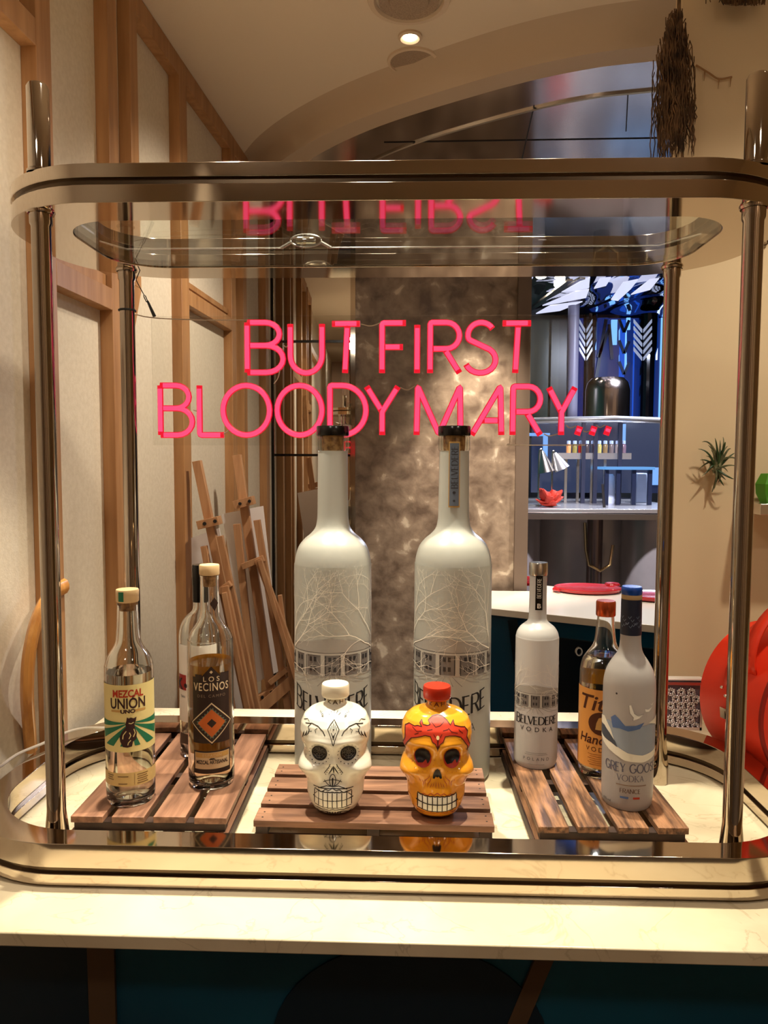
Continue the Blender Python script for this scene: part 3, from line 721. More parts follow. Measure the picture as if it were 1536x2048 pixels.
def diamond(hw, hh, n=6):
    A = Art(); pts = []
    cs_ = [(0, hh), (hw, 0), (0, -hh), (-hw, 0)]
    for i in range(4):
        p, q = cs_[i], cs_[(i+1) % 4]
        for k in range(n): pts.append((p[0]+(q[0]-p[0])*k/n+U(423), dc+p[1]+(q[1]-p[1])*k/n))
    return A.fan(pts, (U(423), dc), 4), pts
H = sc*1.0
for i, (hw, hh, m_) in enumerate(((43*H*1.05, 44*H*1.0, dk), (40.5*H*1.05, 41*H, crm), (38*H*1.05, 38*H, dk), (27*H, 29*H, org), (9*H, 9*H, dk))): b.art('diamond_print', diamond(hw, hh)[0], rf, r0, m_, off=.0006+i*.0002, parent=lb)
a = Art()
_, e1 = diamond(27*H, 28*H, 6); _, e2 = diamond(33*H, 34*H, 6)
for k in range(24):
    p, q = e1[k], e1[(k+1) % 24]; o_ = e2[k]; o2 = e2[(k+1) % 24]; a.poly([p, ((o_[0]+o2[0])/2, (o_[1]+o2[1])/2), q])
b.art('diamond_print', a, rf, r0, tl, off=.0015, parent=lb)
a = Art().add(text_art('LOS', 1, .01, 1.6), U(423), zz(1350), .0125); a.dot(U(423), zz(1332), .003, 4)
b.art('lettering', a, rf, r0, crm, off=.0007, parent=lb)
a = Art().add(text_art('VECINOS', 1, .012, 1.15), 0, 0, 1); s_ = (U(457)-U(389))/a.width(); a = Art().add(text_art('VECINOS', 1, .012, 1.15), U(423), zz(1368), s_, .0200); b.art('lettering', a, rf, r0, crm, off=.0007, parent=lb)
a = Art().add(text_art('DEL CAMPO', 1, 0, 1.4), U(423), zz(1381), .0072); b.art('lettering', a, rf, r0, ex('print_taupe', (140, 116, 98)), off=.0007, parent=lb)
a = Art().rect(U(387), zz(1529), U(460), zz(1485), 12, 3); l2 = b.art('label', a, rf, r0, dk, off=.0004)
a = Art().rect(U(390), zz(1520), U(457), zz(1488), 12, 3); b.art('label_field', a, rf, r0, ex('label_beige', (206, 176, 140)), off=.0007, parent=l2)
a = Art().rect(U(392), zz(1498), U(455), zz(1489), 12); b.art('label_field', a, rf, r0, ex('label_ochre', (206, 150, 74)), off=.0009, parent=l2)
a = Art().add(text_art('MEZCAL ARTESANAL', 1, .03), 0, 0, 1); s_ = (U(454)-U(394))/a.width(); a = Art().add(text_art('MEZCAL ARTESANAL', 1, .03), U(423), zz(1510), s_, .0095); a.fan([(U(417), zz(1502)), (U(430), zz(1502)), (U(426), zz(1499)), (U(420), zz(1499))], rings=1); b.art('lettering', a, rf, r0, dk, off=.0010, parent=l2)
a = Art().add(text_art('ESPADIN', 1, 0, 1.2), U(423), zz(1496.5), .0075); b.art('lettering', a, rf, r0, ex('label_beige', (206, 176, 140)), off=.0011, parent=l2)
# neck tag
tgp = on_lathe(b.c.x, b.c.y, rf, rf(b.z(1205)), .72, .0012)
a = Art().fan([(0, zz(1219)), (.008, zz(1204)), (0, zz(1192)), (-.008, zz(1204))], rings=2); lay('neck_tag', a, tgp, dk, b.t)

# --- vodka bottle behind with white label and red mark
b = Bottle('vodka_bottle', 400, 1.485, ZK, 'clear vodka bottle with black capsule and white label, half hidden behind the amber bottle')
P = [(42, 1495), (42, 1400), (42, 1285), (41, 1262), (37, 1246), (28, 1232), (17, 1222), (13.5, 1212), (13, 1180), (12.5, 1150)]
b.shell(P, glass, .0028); rf = b.rf(P); r0 = rf(b.z(1400)); b.cap([(13.6, 1203), (14, 1201), (14, 1170), (14.6, 1168), (14.6, 1132), (13.6, 1129)], black, 'capsule')
def zz(py): return b.z(py)
a = Art().rect(-r0*1.35, zz(1432), r0*.9, zz(1282), 26, 4); lb = b.art('label', a, rf, r0, ex('label_white', (226, 216, 206)), off=.0004)
a = Art().rect(-r0*1.32, zz(1370), -r0*.72, zz(1340), 8, 1); b.art('lettering', a, rf, r0, ex('label_crimson', (150, 30, 28)), off=.0006, parent=lb)
a = Art().add(text_art('K', 1, .03), -.050, zz(1368), .030); b.art('lettering', a, rf, r0, ink, off=.0010, parent=lb)
a = Art().add(text_art('TAN', 1, 0), -.040, zz(1385), .007); a.add(text_art('e', 1, .03), -.032, zz(1364), .016); b.art('lettering', a, rf, r0, ink, off=.0008, parent=lb)
a = Art().rect(-r0*1.3, zz(1475), r0*.9, zz(1455), 26, 1); b.art('lower_label', a, rf, r0, ex('label_charcoal', (60, 44, 36)), off=.0004)

# --- belvedere style frosted bottles: trees, manor and lettering
def tree_art(r0, zb, zt, side, seed):
    rnd = random.Random(seed); A = Art()
    def br(x, z, ang, L, w_, d):
        pts = [(x, z)]; a_ = ang
        for k in range(5):
            a_ += rnd.uniform(-.22, .22); x += math.cos(a_)*L/5; z += math.sin(a_)*L/5; pts.append((x, z))
            if z > zt: break
        A.stroke(pts, lambda t, k: w_*(1-.45*k))
        if d == 0: return
        for s_ in (1, -1):
            if rnd.random() < .95: br(x, z, a_+s_*rnd.uniform(.25, .65), L*rnd.uniform(.62, .8), w_*.62, d-1)
        q = pts[len(pts)//2]
        if rnd.random() < .8: br(q[0], q[1], a_+rnd.choice((1, -1))*rnd.uniform(.4, .8), L*.55, w_*.5, d-1)
    H_ = zt-zb
    br(side*r0*1.30, zb, PI/2-side*-.10 if side < 0 else PI/2+.06, H_*.50, r0*.028, 3)
    br(side*r0*1.28, zb+H_*.08, (PI*.80 if side > 0 else PI*.20), H_*.44, r0*.028, 4)
    br(side*r0*1.26, zb+H_*.22, (PI*.68 if side > 0 else PI*.32), H_*.42, r0*.026, 4)
    br(side*r0*1.34, zb-H_*.12, (PI*.93 if side > 0 else PI*.07), H_*.22, r0*.022, 3)
    return A
g1 = ex('manor_grey', (112, 106, 104)); g2 = ex('manor_pale', (176, 170, 162)); g3 = ex('manor_dark', (46, 42, 44)); brn = ex('etched_branch', (250, 240, 226)); gsoft = ex('etched_grey', (158, 152, 146))
def manor(b, rf, r0, zr, zg, a0=0, seed=1, zt=None):
    """zr roof line height, zg ground height"""
    h = zg-zr; h = zr-zg; D = Art()
    D.rect(-r0*1.42, zg, r0*1.42, zg+h*.72, 34, 2)
    o = b.art('manor_print', D, rf, r0, g1, a0, .0004)
    D = Art(); D.fan([(-r0*1.42, zg+h*.70), (r0*1.42, zg+h*.70), (r0*1.42, zg+h*.84), (r0*.8, zg+h*.98), (r0*.25, zg+h*.90), (.0, zg+h*1.15), (-r0*.16, zg+h*.92), (-r0*.75, zg+h), (-r0*1.42, zg+h*.86)], (0, zg+h*.78), 5); b.art('manor_roof', D, rf, r0, gsoft, a0, .0006, o)
    D = Art()
    for q in (-1.12, -.72, -.24, .26, .74, 1.12): D.rect(r0*(q-.05), zg, r0*(q+.05), zg+h*.62, 1, 1); D.rect(r0*(q-.075), zg-h*.02, r0*(q+.075), zg+h*.05)
    D.rect(-r0*1.3, zg+h*.62, r0*1.3, zg+h*.68, 30, 1); b.art('manor_columns', D, rf, r0, g2, a0, .0008, o)
    D = Art()
    for q in (-1.3, -.92, -.50, .0, .52, .93, 1.3):
        for zq in (.12, .42):
            for e in (-.06, .06): D.rect(r0*(q+e-.036), zg+h*zq, r0*(q+e+.036), zg+h*(zq+.14))
    for q in (-.70, -.17, .19, .34, .72): D.rect(r0*(q-.01), zg, r0*(q+.012), zg+h*.6)
    b.art('manor_windows', D, rf, r0, g3, a0, .0009, o)
    D = Art()
    for q in (-1.2, -.8, -.35, -.14, .14, .35, .8, 1.2): D.stroke([(r0*q*.35, zg-h*.02), (r0*q*.75, zg-h*.20), (r0*q*1.1, zg-h*.34 if abs(q) < .5 else zg-h*.26)], r0*.020, step=.004)
    D.stroke([(-r0*1.4, zg-h*.05), (0, zg-h*.02), (r0*1.4, zg-h*.05)], r0*.03, step=.006); b.art('lawn_lines', D, rf, r0, gsoft, a0, .0005, o)
    if zt:
        for s_, sd in ((1, seed), (-1, seed+5)): b.art('branches', tree_art(r0, zg+h*.5, zt, s_, sd), rf, r0, brn, a0, .0011, o)
def big(px, a0, label, seed, neck):
    b = Bottle('vodka_bottle', px, 1.522, ZC, label, 'bottle', 'giant frosted vodka bottles')
    P = [(77, 1585), (77, 1400), (77.5, 1150), (77, 1130), (74.5, 1110), (68, 1091), (57, 1077), (45, 1067), (36, 1056), (32.5, 1044), (31, 1026), (30.5, 980), (30, 902)]
    b.shell(P, frost); rf = b.rf(P); r0 = rf(b.z(1300))
    P2 = [(30, 902.5), (31.5, 900), (32, 896), (31.5, 874), (30, 872)]
    bm = BM(); Q = [(b.r(h, p), b.z(p)) for h, p in P2]; lathe(bm, Q+[(q[0]-.005, q[1]) for q in Q[::-1]]+[Q[0]], (b.c.x, b.c.y), 48); obj('neck_ring', bm, glassth, b.t)
    cp = b.cap([(32, 871.5), (32.6, 870), (32.6, 854), (31.6, 852.4)], black, 'cap'); b.cap([(21, 902), (22, 895), (22.5, 872)], cork, 'cork', cp)
    manor(b, rf, r0, b.z(1268), b.z(1330), a0, seed, b.z(1135))
    def zz(py): return b.z(py)
    a = serif_art('BELVEDERE', caps=1.18, thick=.19, thin=.07, gap=.12); s_ = 2.24*r0/a.width(); A = Art().add(a, 0, zz(1408), s_, .037)
    A.v = [(x, z+.012*(x/r0)**2) for x, z in A.v]
    b.art('lettering', A, rf, r0, ink, a0, .0006)
    A = Art().add(text_art('VODKA', 1, -.01, 2.0), 0, zz(1437), .0215, .0235); b.art('lettering', A, rf, r0, ex('ink_grey', (76, 72, 74)), a0, .0006)
    if neck:
        rn = rf(b.z(950)); n1 = ex('neck_blue_grey', (92, 98, 112)); gold = ex('label_gold', (176, 134, 72)); u0 = -.001
        A = Art().rect(-.0105, zz(1013), .0105, zz(884), 6, 3); l_ = lay('neck_label', A, on_lathe(b.c.x, b.c.y, rf, rn, b.face+.02, .0020), gold, b.t)
        A = Art().rect(-.0088, zz(1010), .0088, zz(887), 6, 3); lay('neck_label_field', A, on_lathe(b.c.x, b.c.y, rf, rn, b.face+.02, .0023), n1, l_)
        T = serif_art('BELVEDERE', thick=.16, thin=.06, gap=.22); s_ = (zz(893)-zz(976))/T.width(); A = Art().add(T, .0065, zz(934), s_, .012, rot=PI/2)
        A.dot(0, zz(984), .003); A.dot(0, zz(1000), .0022); lay('lettering', A, on_lathe(b.c.x, b.c.y, rf, rn, b.face+.02, .0026), g3, l_)
    return b
big(666, -.02, 'giant frosted vodka bottle with black cap and bare neck, behind the white skull', 3, False)
big(905, -.13, 'giant frosted vodka bottle with a grey neck label, behind the orange skull', 11, True)

# small one
b = Bottle('vodka_bottle', 1075, 1.463, ZK, 'slim frosted vodka bottle with silver cap and manor print on the right crate')
P = [(43, 1522), (42.8, 1400), (43, 1285), (42.5, 1272), (40, 1262), (34, 1253), (26, 1246.5), (19.5, 1240), (17.6, 1228), (17.2, 1190), (17.2, 1150)]
b.shell(P, frost3); rf = b.rf(P); r0 = rf(b.z(1380))
b.cap([(18, 1149.5), (18.6, 1147), (18.6, 1127), (17.6, 1124.5)], silver, 'cap')
manor(b, rf, r0, b.z(1364), b.z(1402), -.05, 21, b.z(1320))
def zz(py): return b.z(py)
a = serif_art('BELVEDERE', caps=1.18, thick=.2, thin=.08, gap=.12); s_ = 2.15*r0/a.width(); b.art('lettering', Art().add(a, 0, zz(1435), s_, .0150), rf, r0, ink, .04, .0006)
b.art('lettering', Art().add(text_art('VODKA', 1, .01, 1.9), 0, zz(1449), .0125, .0125), rf, r0, g3, .04, .0006)
b.art('lettering', Art().add(text_art('POLAND', 1, 0, 1.8), 0, zz(1505), .0085), rf, r0, ex('ink_grey', (76, 72, 74)), .04, .0006)
A = Art()
for k, (w_, py) in enumerate(((.020, 1490), (.022, 1493), (.016, 1512))): A.rect(-w_, zz(py+1), w_, zz(py), 6)
b.art('small_print', A, rf, r0, gsoft, .04, .0006)
rn = rf(b.z(1180)); fnl = on_lathe(b.c.x, b.c.y, rf, rn, b.face+.12, .0009)
l_ = lay('neck_label', Art().rect(-.0066, zz(1217), .0066, zz(1148), 5, 2), fnl, black, b.t)
T = serif_art('BELVEDERE', thick=.16, thin=.07, gap=.2); s_ = (zz(1154)-zz(1193))/T.width(); fnl2 = on_lathe(b.c.x, b.c.y, rf, rn, b.face+.12, .0012)
A = Art().add(T, .0035, (zz(1154)+zz(1193))/2, s_, .0070, rot=PI/2); A.add(text_art('B', 1, .03), 0, zz(1213), .0125); lay('lettering', A, fnl2, ex('label_white', (226, 216, 206)), l_)

# --- orange label vodka with copper cap
b = Bottle('vodka_bottle', 1211, 1.425, ZK, 'clear vodka bottle with tan label and copper screw cap, behind the goose bottle', 'bottle')
P = [(48.5, 1530), (48.5, 1430), (48.5, 1352), (47.5, 1335), (43, 1318), (33, 1303), (24.5, 1291), (21, 1278), (18.5, 1255), (17, 1236), (17, 1230)]
b.shell(P, glass, .0028); b.fill(P, 1308, liquid, .0028); rf = b.rf(P); r0 = rf(b.z(1450))
b.cap([(18.5, 1231), (19.4, 1229), (19.4, 1204), (18, 1201)], mat('copper_cap', lin(188, 84, 44), .25, .75), 'cap')
def zz(py): return b.z(py)
a = Art().rect(-r0*1.5, zz(1521), r0*1.2, zz(1368), 30, 4); lb = b.art('label', a, rf, r0, ex('label_tan_orange', (214, 146, 72)), off=.0004)
a = Art().rect(-r0*.95, zz(1375), r0*.95, zz(1350), 30, 2); b.art('back_label', a, rf, r0, ex('label_amber', (214, 138, 30)), a0=PI, off=-.0034)
sb = ex('label_sepia', (74, 34, 16))
b.art('lettering', Art().add(text_art("Tito's", 1, .014), .001, zz(1408), .047, .040, shear=.22), rf, r0, sb, 0, .0007, lb)
b.art('lettering', Art().add(text_art('Handmade', 1, .02), .004, zz(1473), .0245, .024, shear=.22), rf, r0, sb, 0, .0007, lb)
b.art('lettering', Art().add(text_art('VODKA', 1, .0, 1.5), -.004, zz(1488), .0125), rf, r0, sb, 0, .0007, lb)
A = Art(); e = [(-.002+.026*math.cos(k*PI/12), zz(1433)+.022*math.sin(k*PI/12)) for k in range(24)]; A.fan(e, rings=3); o = b.art('seal_print', A, rf, r0, sb, 0, .0007, lb)
A = Art(); A.fan([(-.014, zz(1445)), (-.012, zz(1432)), (-.008, zz(1422)), (0, zz(1419)), (.008, zz(1430)), (.010, zz(1445))], rings=2); b.art('seal_print', A, rf, r0, ex('label_ochre', (206, 150, 74)), 0, .0010, lb)
A = Art()
for k in range(6): A.rect(-.028+.004*(k % 2), zz(1494+k*4), .026-.003*(k % 3), zz(1493+k*4), 8)
b.art('small_print', A, rf, r0, ex('print_orange', (170, 104, 44)), 0, .0006, lb)

# --- goose bottle
b = Bottle('vodka_bottle', 1262, 1.295, ZK, 'frosted vodka bottle with blue cap and flying geese over snowy mountains')
P = [(49.5, 1600), (50.3, 1500), (51, 1400), (51, 1372), (49.5, 1355), (45, 1338), (36, 1321), (27, 1308), (22.5, 1297), (20.6, 1283), (20, 1266), (19.8, 1240), (19.5, 1200)]
b.shell(P, frost2); rf = b.rf(P); r0 = rf(b.z(1450))
def zz(py): return b.z(py)
cp = b.cap([(20.6, 1267.5), (20.8, 1266), (20.4, 1230), (20.2, 1197.5)], ex('capsule_navy', (24, 30, 52)), 'capsule')
b.cap([(19.6, 1197.5), (20.1, 1196), (20.1, 1189), (19.4, 1188)], ex('band_gold', (170, 140, 100)), 'band'); b.cap([(19.8, 1188), (20.5, 1186), (20.5, 1176), (18.8, 1172.5)], mat('cap_blue', lin(20, 60, 140), .25), 'cap')
A = Art()
for k in range(9): x = -.018+.0045*k; A.stroke([(x, zz(1230+6*(k % 3))), (x+.002, zz(1234+6*(k % 3))), (x+.005, zz(1229+6*(k % 3)))], .0009)
for k in range(8): x = -.018+.005*k; A.stroke([(x, zz(1248-3*(k % 3))), (x+.002, zz(1252-3*(k % 3))), (x+.005, zz(1247-3*(k % 3)))], .0009)
lay('geese_print', A, on_cyl(b.c.x, b.c.y, b.r(20.6, 1240), b.face, .0005), ex('print_silver', (120, 130, 150)), cp)
bl1 = ex('print_sea', (150, 158, 172)); bl2 = ex('print_cobalt', (84, 108, 156)); wh = ex('print_snow', (236, 228, 212)); gy = ex('print_rock', (70, 76, 88))
k_ = r0/51
def Q(px, py): return (r0*math.asin(max(-.999, min(.999, (px-1262)/52.5))), zz(py))
def patch(pts, m_, off, par=None, rings=3): return b.art('mountain_print', Art().fan([Q(*p) for p in pts], rings=rings), rf, r0, m_, 0, off, par)
o = patch([(1206, 1440), (1225, 1432), (1250, 1440), (1280, 1436), (1318, 1430), (1322, 1480), (1318, 1500), (1290, 1505), (1250, 1500), (1215, 1480), (1204, 1465)], bl1, .0004)
patch([(1228, 1425), (1236, 1418), (1244, 1424), (1256, 1436), (1276, 1434), (1292, 1428), (1284, 1440), (1262, 1446), (1244, 1442), (1232, 1444)], bl2, .0007, o)
patch([(1206, 1432), (1216, 1428), (1228, 1448), (1240, 1478), (1262, 1488), (1290, 1492), (1318, 1484), (1322, 1496), (1290, 1506), (1256, 1503), (1225, 1488), (1204, 1470)], wh, .0008, o, 4)
patch([(1208, 1446), (1216, 1446), (1226, 1456), (1238, 1470), (1242, 1480), (1230, 1474), (1216, 1470), (1208, 1464)], gy, .0010, o)
patch([(1300, 1430), (1312, 1424), (1321, 1420), (1322, 1444), (1312, 1436)], wh, .0010, o)
A = Art(); A.fan([Q(*p) for p in ((1262, 1396), (1266, 1394), (1272, 1410), (1280, 1414), (1290, 1411), (1283, 1419), (1270, 1424), (1272, 1418), (1264, 1410))], rings=2)
A.fan([Q(*p) for p in ((1292, 1402), (1298, 1404), (1306, 1400), (1300, 1408), (1294, 1408))], rings=1); A.fan([Q(*p) for p in ((1300, 1392), (1304, 1395), (1309, 1391), (1305, 1397))], rings=1)
b.art('geese_print', A, rf, r0, ex('print_goose', (240, 234, 226)), 0, .0010)
A = Art()
for P_ in (((1262, 1396), (1264, 1410), (1271, 1419), (1270, 1424)), ((1272, 1410), (1280, 1415), (1290, 1411))): A.stroke([Q(*p) for p in P_], .0008)
b.art('geese_print', A, rf, r0, gsoft, 0, .0012)
a = serif_art('GREY GOOSE', thick=.2, thin=.09, gap=.14); s_ = 2.28*r0/a.width(); b.art('lettering', Art().add(a, .009, zz(1526), s_, .0150), rf, r0, ex('ink_slate', (88, 86, 104)), 0, .0006)
a = serif_art('VODKA', thick=.14, thin=.06, gap=.2); s_ = .046/a.width(); b.art('lettering', Art().add(a, .006, zz(1543), s_, .0100), rf, r0, ex('ink_slate', (88, 86, 104)), 0, .0006)
b.art('lettering', Art().add(serif_art('FRANCE', thick=.2, thin=.09, gap=.16), .006, zz(1566), .0068, .0072), rf, r0, ex('ink_umber', (110, 84, 70)), 0, .0006)
b.art('lettering', Art().rect(-.018, zz(1552), .034, zz(1550), 10), rf, r0, ex('print_taupe', (140, 116, 98)), 0, .0006)
b.art('flag_print', Art().rect(-.011, zz(1577), .003, zz(1573), 4), rf, r0, bl2, 0, .0006); b.art('flag_print', Art().rect(.0105, zz(1577), .022, zz(1573), 4), rf, r0, ex('label_red', (176, 48, 22)), 0, .0006)
b.art('small_print', Art().add(text_art('40% vol', 1, 0), -.037, zz(1590), .006).dot(Q(1238, 1376)[0], zz(1376), .0018), rf, r0, g3, 0, .0006)

# ------------------------------------------------------------ skull bottles
def g2(x, z, cx, cz, sx, sz): return math.exp(-((x-cx)/sx)**2-((z-cz)/sz)**2)
HV = [0, 3, 10, 22, 40, 60, 78, 92, 106, 118, 128, 145, 165, 180, 193, 203, 209, 213, 217, 230]
HA = [26, 35, 44, 51, 57, 60, 65, 70, 69, 64, 64, 68, 70, 68, 62, 51, 37, 24, 19.5, 18.5]
HF = [24, 34, 44, 50, 52, 53, 54, 55, 57, 59, 60, 63, 62, 58, 50, 38, 28, 21, 19.5, 18.5]
HB = [22, 28, 34, 38, 42, 48, 58, 66, 72, 76, 78, 80, 78, 72, 62, 48, 34, 23, 19.5, 18.5]
SK = .000852
def skull_mesh():
    nz, na = 150, 160; bm = BM(); rings = []
    for i in range(nz+1):
        v = 230*i/nz; A_ = float(np.interp(v, HV, HA)); f_ = float(np.interp(v, HV, HF)); k_ = float(np.interp(v, HV, HB)); row = []
        for j in range(na):
            a = 2*PI*j/na; s_, c_ = math.sin(a), math.cos(a); x = A_*math.copysign(abs(s_)**.92, s_); y = -(f_ if c_ > 0 else k_)*math.copysign(abs(c_)**.92, c_)
            if v < 210:
                fr = max(0, c_)**.5; dy = 0
                for s in (-1, 1):
                    r2 = ((x-s*28)/17.5)**2+((v-131)/18)**2
                    dy += 17*math.exp(-r2**1.6)                       # sockets
                    dy -= 5*g2(x, v, s*28, 153, 22, 8)                 # brows
                    dy -= 13*g2(x, v, s*50, 98, 17, 13)                # cheek bones
                    dy += 13*g2(x, v, s*47, 62, 17, 18)                # hollows under them
                dy += 5*g2(x, v, 0, 92, 9, 14)-4*g2(x, v, 0, 112, 10, 8)
                dy -= 12*math.exp(-(x/36)**4-((v-42)/24)**4)           # muzzle with teeth
                dy -= 3*math.exp(-(x/36)**4)*math.exp(-((v-10)/9)**2)
                y += dy*fr
                side = abs(s_)
                x += math.copysign(1, s_)*side*(6*math.exp(-((v-95)/14)**2)-6*math.exp(-((v-60)/14)**2)-4*math.exp(-((v-130)/13)**2))*math.exp(-((c_-.45)/.45)**2)
            row.append(bm.verts.new((x*SK, y*SK, v*SK)))
        rings.append(row)
    for a, b_ in zip(rings, rings[1:]):
        for j in range(na): bm.faces.new([a[j], a[(j+1) % na], b_[(j+1) % na], b_[j]])
    bm.faces.new(rings[0][::-1]); bm.faces.new(rings[-1]); bmesh.ops.recalc_face_normals(bm, faces=bm.faces)
    me = bpy.data.meshes.new('skull_body'); bm.to_mesh(me); bm.free(); return me
SKM = skull_mesh()
def skull(px, y, rot, bodym, capm, capz, label):
    c = onz(px, 1612, ZK); c = V(ony(px, 1500, y).x, y, ZK)
    t = thing('skull_bottle', c, label, 'bottle', 'skull shaped tequila bottles')
    R_ = Matrix.Rotation(rot, 4, 'Z')
    me = SKM.copy(); me.transform(R_); me.transform(Matrix.Translation(c)); 
    body = link('skull_body', me, bodym, t, 60)
    bvh = BVHTree.FromPolygons([v.co+c for v in me.vertices], [tuple(p.vertices) for p in me.polygons])
    Ri = R_.to_3x3()
    def proj(off):
        def fn(u, v):
            o_ = Ri @ V(u*SK, -.3, v*SK)+c; d = Ri @ V(0, 1, 0); h, n_, i_, ds = bvh.ray_cast(o_, d, .6)
            if h is None or ds > .36: return None
            n_ = n_ if n_.dot(d) < 0 else -n_
            return h+n_*off
        return fn
    def put(name, art, m_, off=.0004): return lay(name, art, proj(off), m_, body, 3.5)
    bm = BM(); z0 = c.z+228*SK; r = capz; s = SK
    lathe(bm, [(0, z0), (25*s, z0), (26.5*s, z0+1*s), (27.5*s, z0+4*s), (27.5*s, z0+22*s), (26*s, z0+25.5*s), (0, z0+26*s)], (c.x, c.y), 48); obj('cap', bm, capm, t, 40)
    return t, body, put, c, Ri
def teeth(put, cx, n, z0, z1, hw, enamel, inkm):
    A = Art(); zt = lambda x: z1+3*(1-(x/hw)**2)-2; zb = lambda x: z0-2*(1-(x/hw)**2)+2
    ww = 2*hw/n
    for k in range(n):
        x0 = -hw+k*ww+1; x1 = x0+ww-1.6; m_ = (x0+x1)/2
        for lo, hi in ((zb(m_), (z0+z1)/2-.6), ((z0+z1)/2+.6, zt(m_))):
            A.rect(cx+x0, lo, cx+x1, hi, 4, 5)
    put('teeth', A, enamel, .0005)
    L = Art()
    for k in range(n+1):
        x = cx-hw+k*ww; L.stroke([(x, zb(x-cx)), (x, zt(x-cx))], 1.8, step=2)
    L.stroke([(cx-hw-3, (z0+z1)/2+1), (cx, (z0+z1)/2), (cx+hw+3, (z0+z1)/2+1)], 2.0, step=2)
    for zf, dz in ((zt, 1), (zb, -1)): L.stroke([(cx+x, zf(x)+dz*(.6+.9*math.cos(x*PI/ww*1.0)**2)) for x in [(-hw+2*hw*k/40) for k in range(41)]], 1.8)
    return L
inkS = ex('skull_ink', (30, 22, 18)); 
t, body, put, c, Ri = skull(671, 1.252, .03, white, mat('cream_plastic', lin(240, 226, 202), .4), 0, 'white glazed skull bottle with black flower and candle drawings and a cream cap')
L = teeth(put, -2, 8, 27, 56, 36, ex('enamel_white', (240, 234, 220)), inkS)
for s in (-1, 1):
    cx = s*28
    L.stroke([(-2+s*x, 56+z) for x, z in ((18, 19), (10, 22), (0, 23), (0, 23))], 1.2, step=2)
    L.stroke([(s*x, v) for x, v in ((16, 168), (20, 176), (30, 184), (42, 187), (56, 184))], 1.6, step=2)
    L.stroke([(s*x, v) for x, v in ((31, 181), (36, 177), (34, 172))], 1.0, step=2); L.stroke([(s*x, v) for x, v in ((44, 186), (50, 180), (47, 172), (42, 174))], 1.1, step=2)
    L.stroke([(s*x, v) for x, v in ((52, 173), (54, 166), (58, 160))], 2.2, step=2, taper=True); L.stroke([(s*x, v) for x, v in ((58, 170), (60, 162), (63, 154))], 2.2, step=2, taper=True); L.stroke([(s*x, v) for x, v in ((46, 178), (50, 168), (54, 162))], 1.6, step=2, taper=True)
    for k in range(16):
        a = 2*PI*k/16; L.dot(cx+20*math.cos(a), 130+20*math.sin(a), 1.0, 6)
    L.stroke([(s*x, v) for x, v in ((6, 113), (9, 106), (18, 93))], 1.5, step=2)
    for k in range(5): L.dot(s*(6.5+k*2.2), 107-k*4, 1.0, 6)
    L.stroke([(s*x, v) for x, v in ((1.5, 107), (4, 99), (10, 90))], 2.6, step=2, taper=True)
    L.stroke([(-2+s*x, v) for x, v in ((4, 68), (10, 71), (16, 79))], 1.2, step=2)
    L.stroke([(-2+s*x, v) for x, v in ((0, 67), (12, 68), (22, 64), (28, 60))], 1.3, step=2)
    L.stroke([(s*x, v) for x, v in ((6, 12), (18, 15), (28, 10), (34, 14))], 1.6, step=2)
    for k in range(3): L.stroke([(s*(2+k*5), 8), (s*(3+k*5), 15)], 2.4, step=2, taper=True)
    for k in range(5): a = PI/2+s*(.3+.35*k); L.stroke([(s*30+6*math.cos(a), 200+4*math.sin(a)), (s*30+10*math.cos(a), 200+7*math.sin(a))], .9)
    L.stroke([(s*x, v) for x, v in ((60, 196-8), (52, 192), (48, 188))], 1.0, step=2)
L.stroke([(0, 110), (0, 90)], 3.4, step=2, taper=True)
L.stroke([(x, v) for x, v in ((1, 196), (-6, 188), (-11, 180), (-5, 166), (0, 150), (5, 166), (11, 180), (6, 188), (1, 196))], 1.3, step=2)
for x in (-6, -3, 0, 3, 6): L.stroke([(x, 190-abs(x)), (x, 182-abs(x)*.5)], 1.1, step=2)
L.stroke([(-4, 174), (0, 164), (4, 174)], 1.3, step=2); L.stroke([(0, 170), (0, 162)], 1.6); L.dot(0, 180, 1.4)
for k in range(5): a = PI*(.25+.125*k); L.stroke([(0+12*math.cos(a), 196+9*math.sin(a)), (18*math.cos(a), 196+13*math.sin(a))], 1.0)
L.stroke([(-2+6*math.sin(a)*(1 if True else 0), 78+11*-math.cos(a)) for a in [2*PI*k/20 for k in range(21)]], 1.4); L.stroke([(-2, 67), (-2, 82)], 2.6, step=2)
L.stroke([(-2-3*w_, 55+4+z) for w_, z in ((-13, -1), (-9, 3), (-4, 5), (0, 5.5), (4, 5), (9, 3), (13, -1))], 1.5, step=2)
L.stroke([(-2+x, 21+1.2*math.cos(x*.45)) for x in range(-32, 33, 2)], 1.6); L.stroke([(-2+x, 63+1.2*math.cos(x*.45)-.012*x*x) for x in range(-36, 37, 2)], 1.3)
put('painted_lines', L, inkS, .0005)
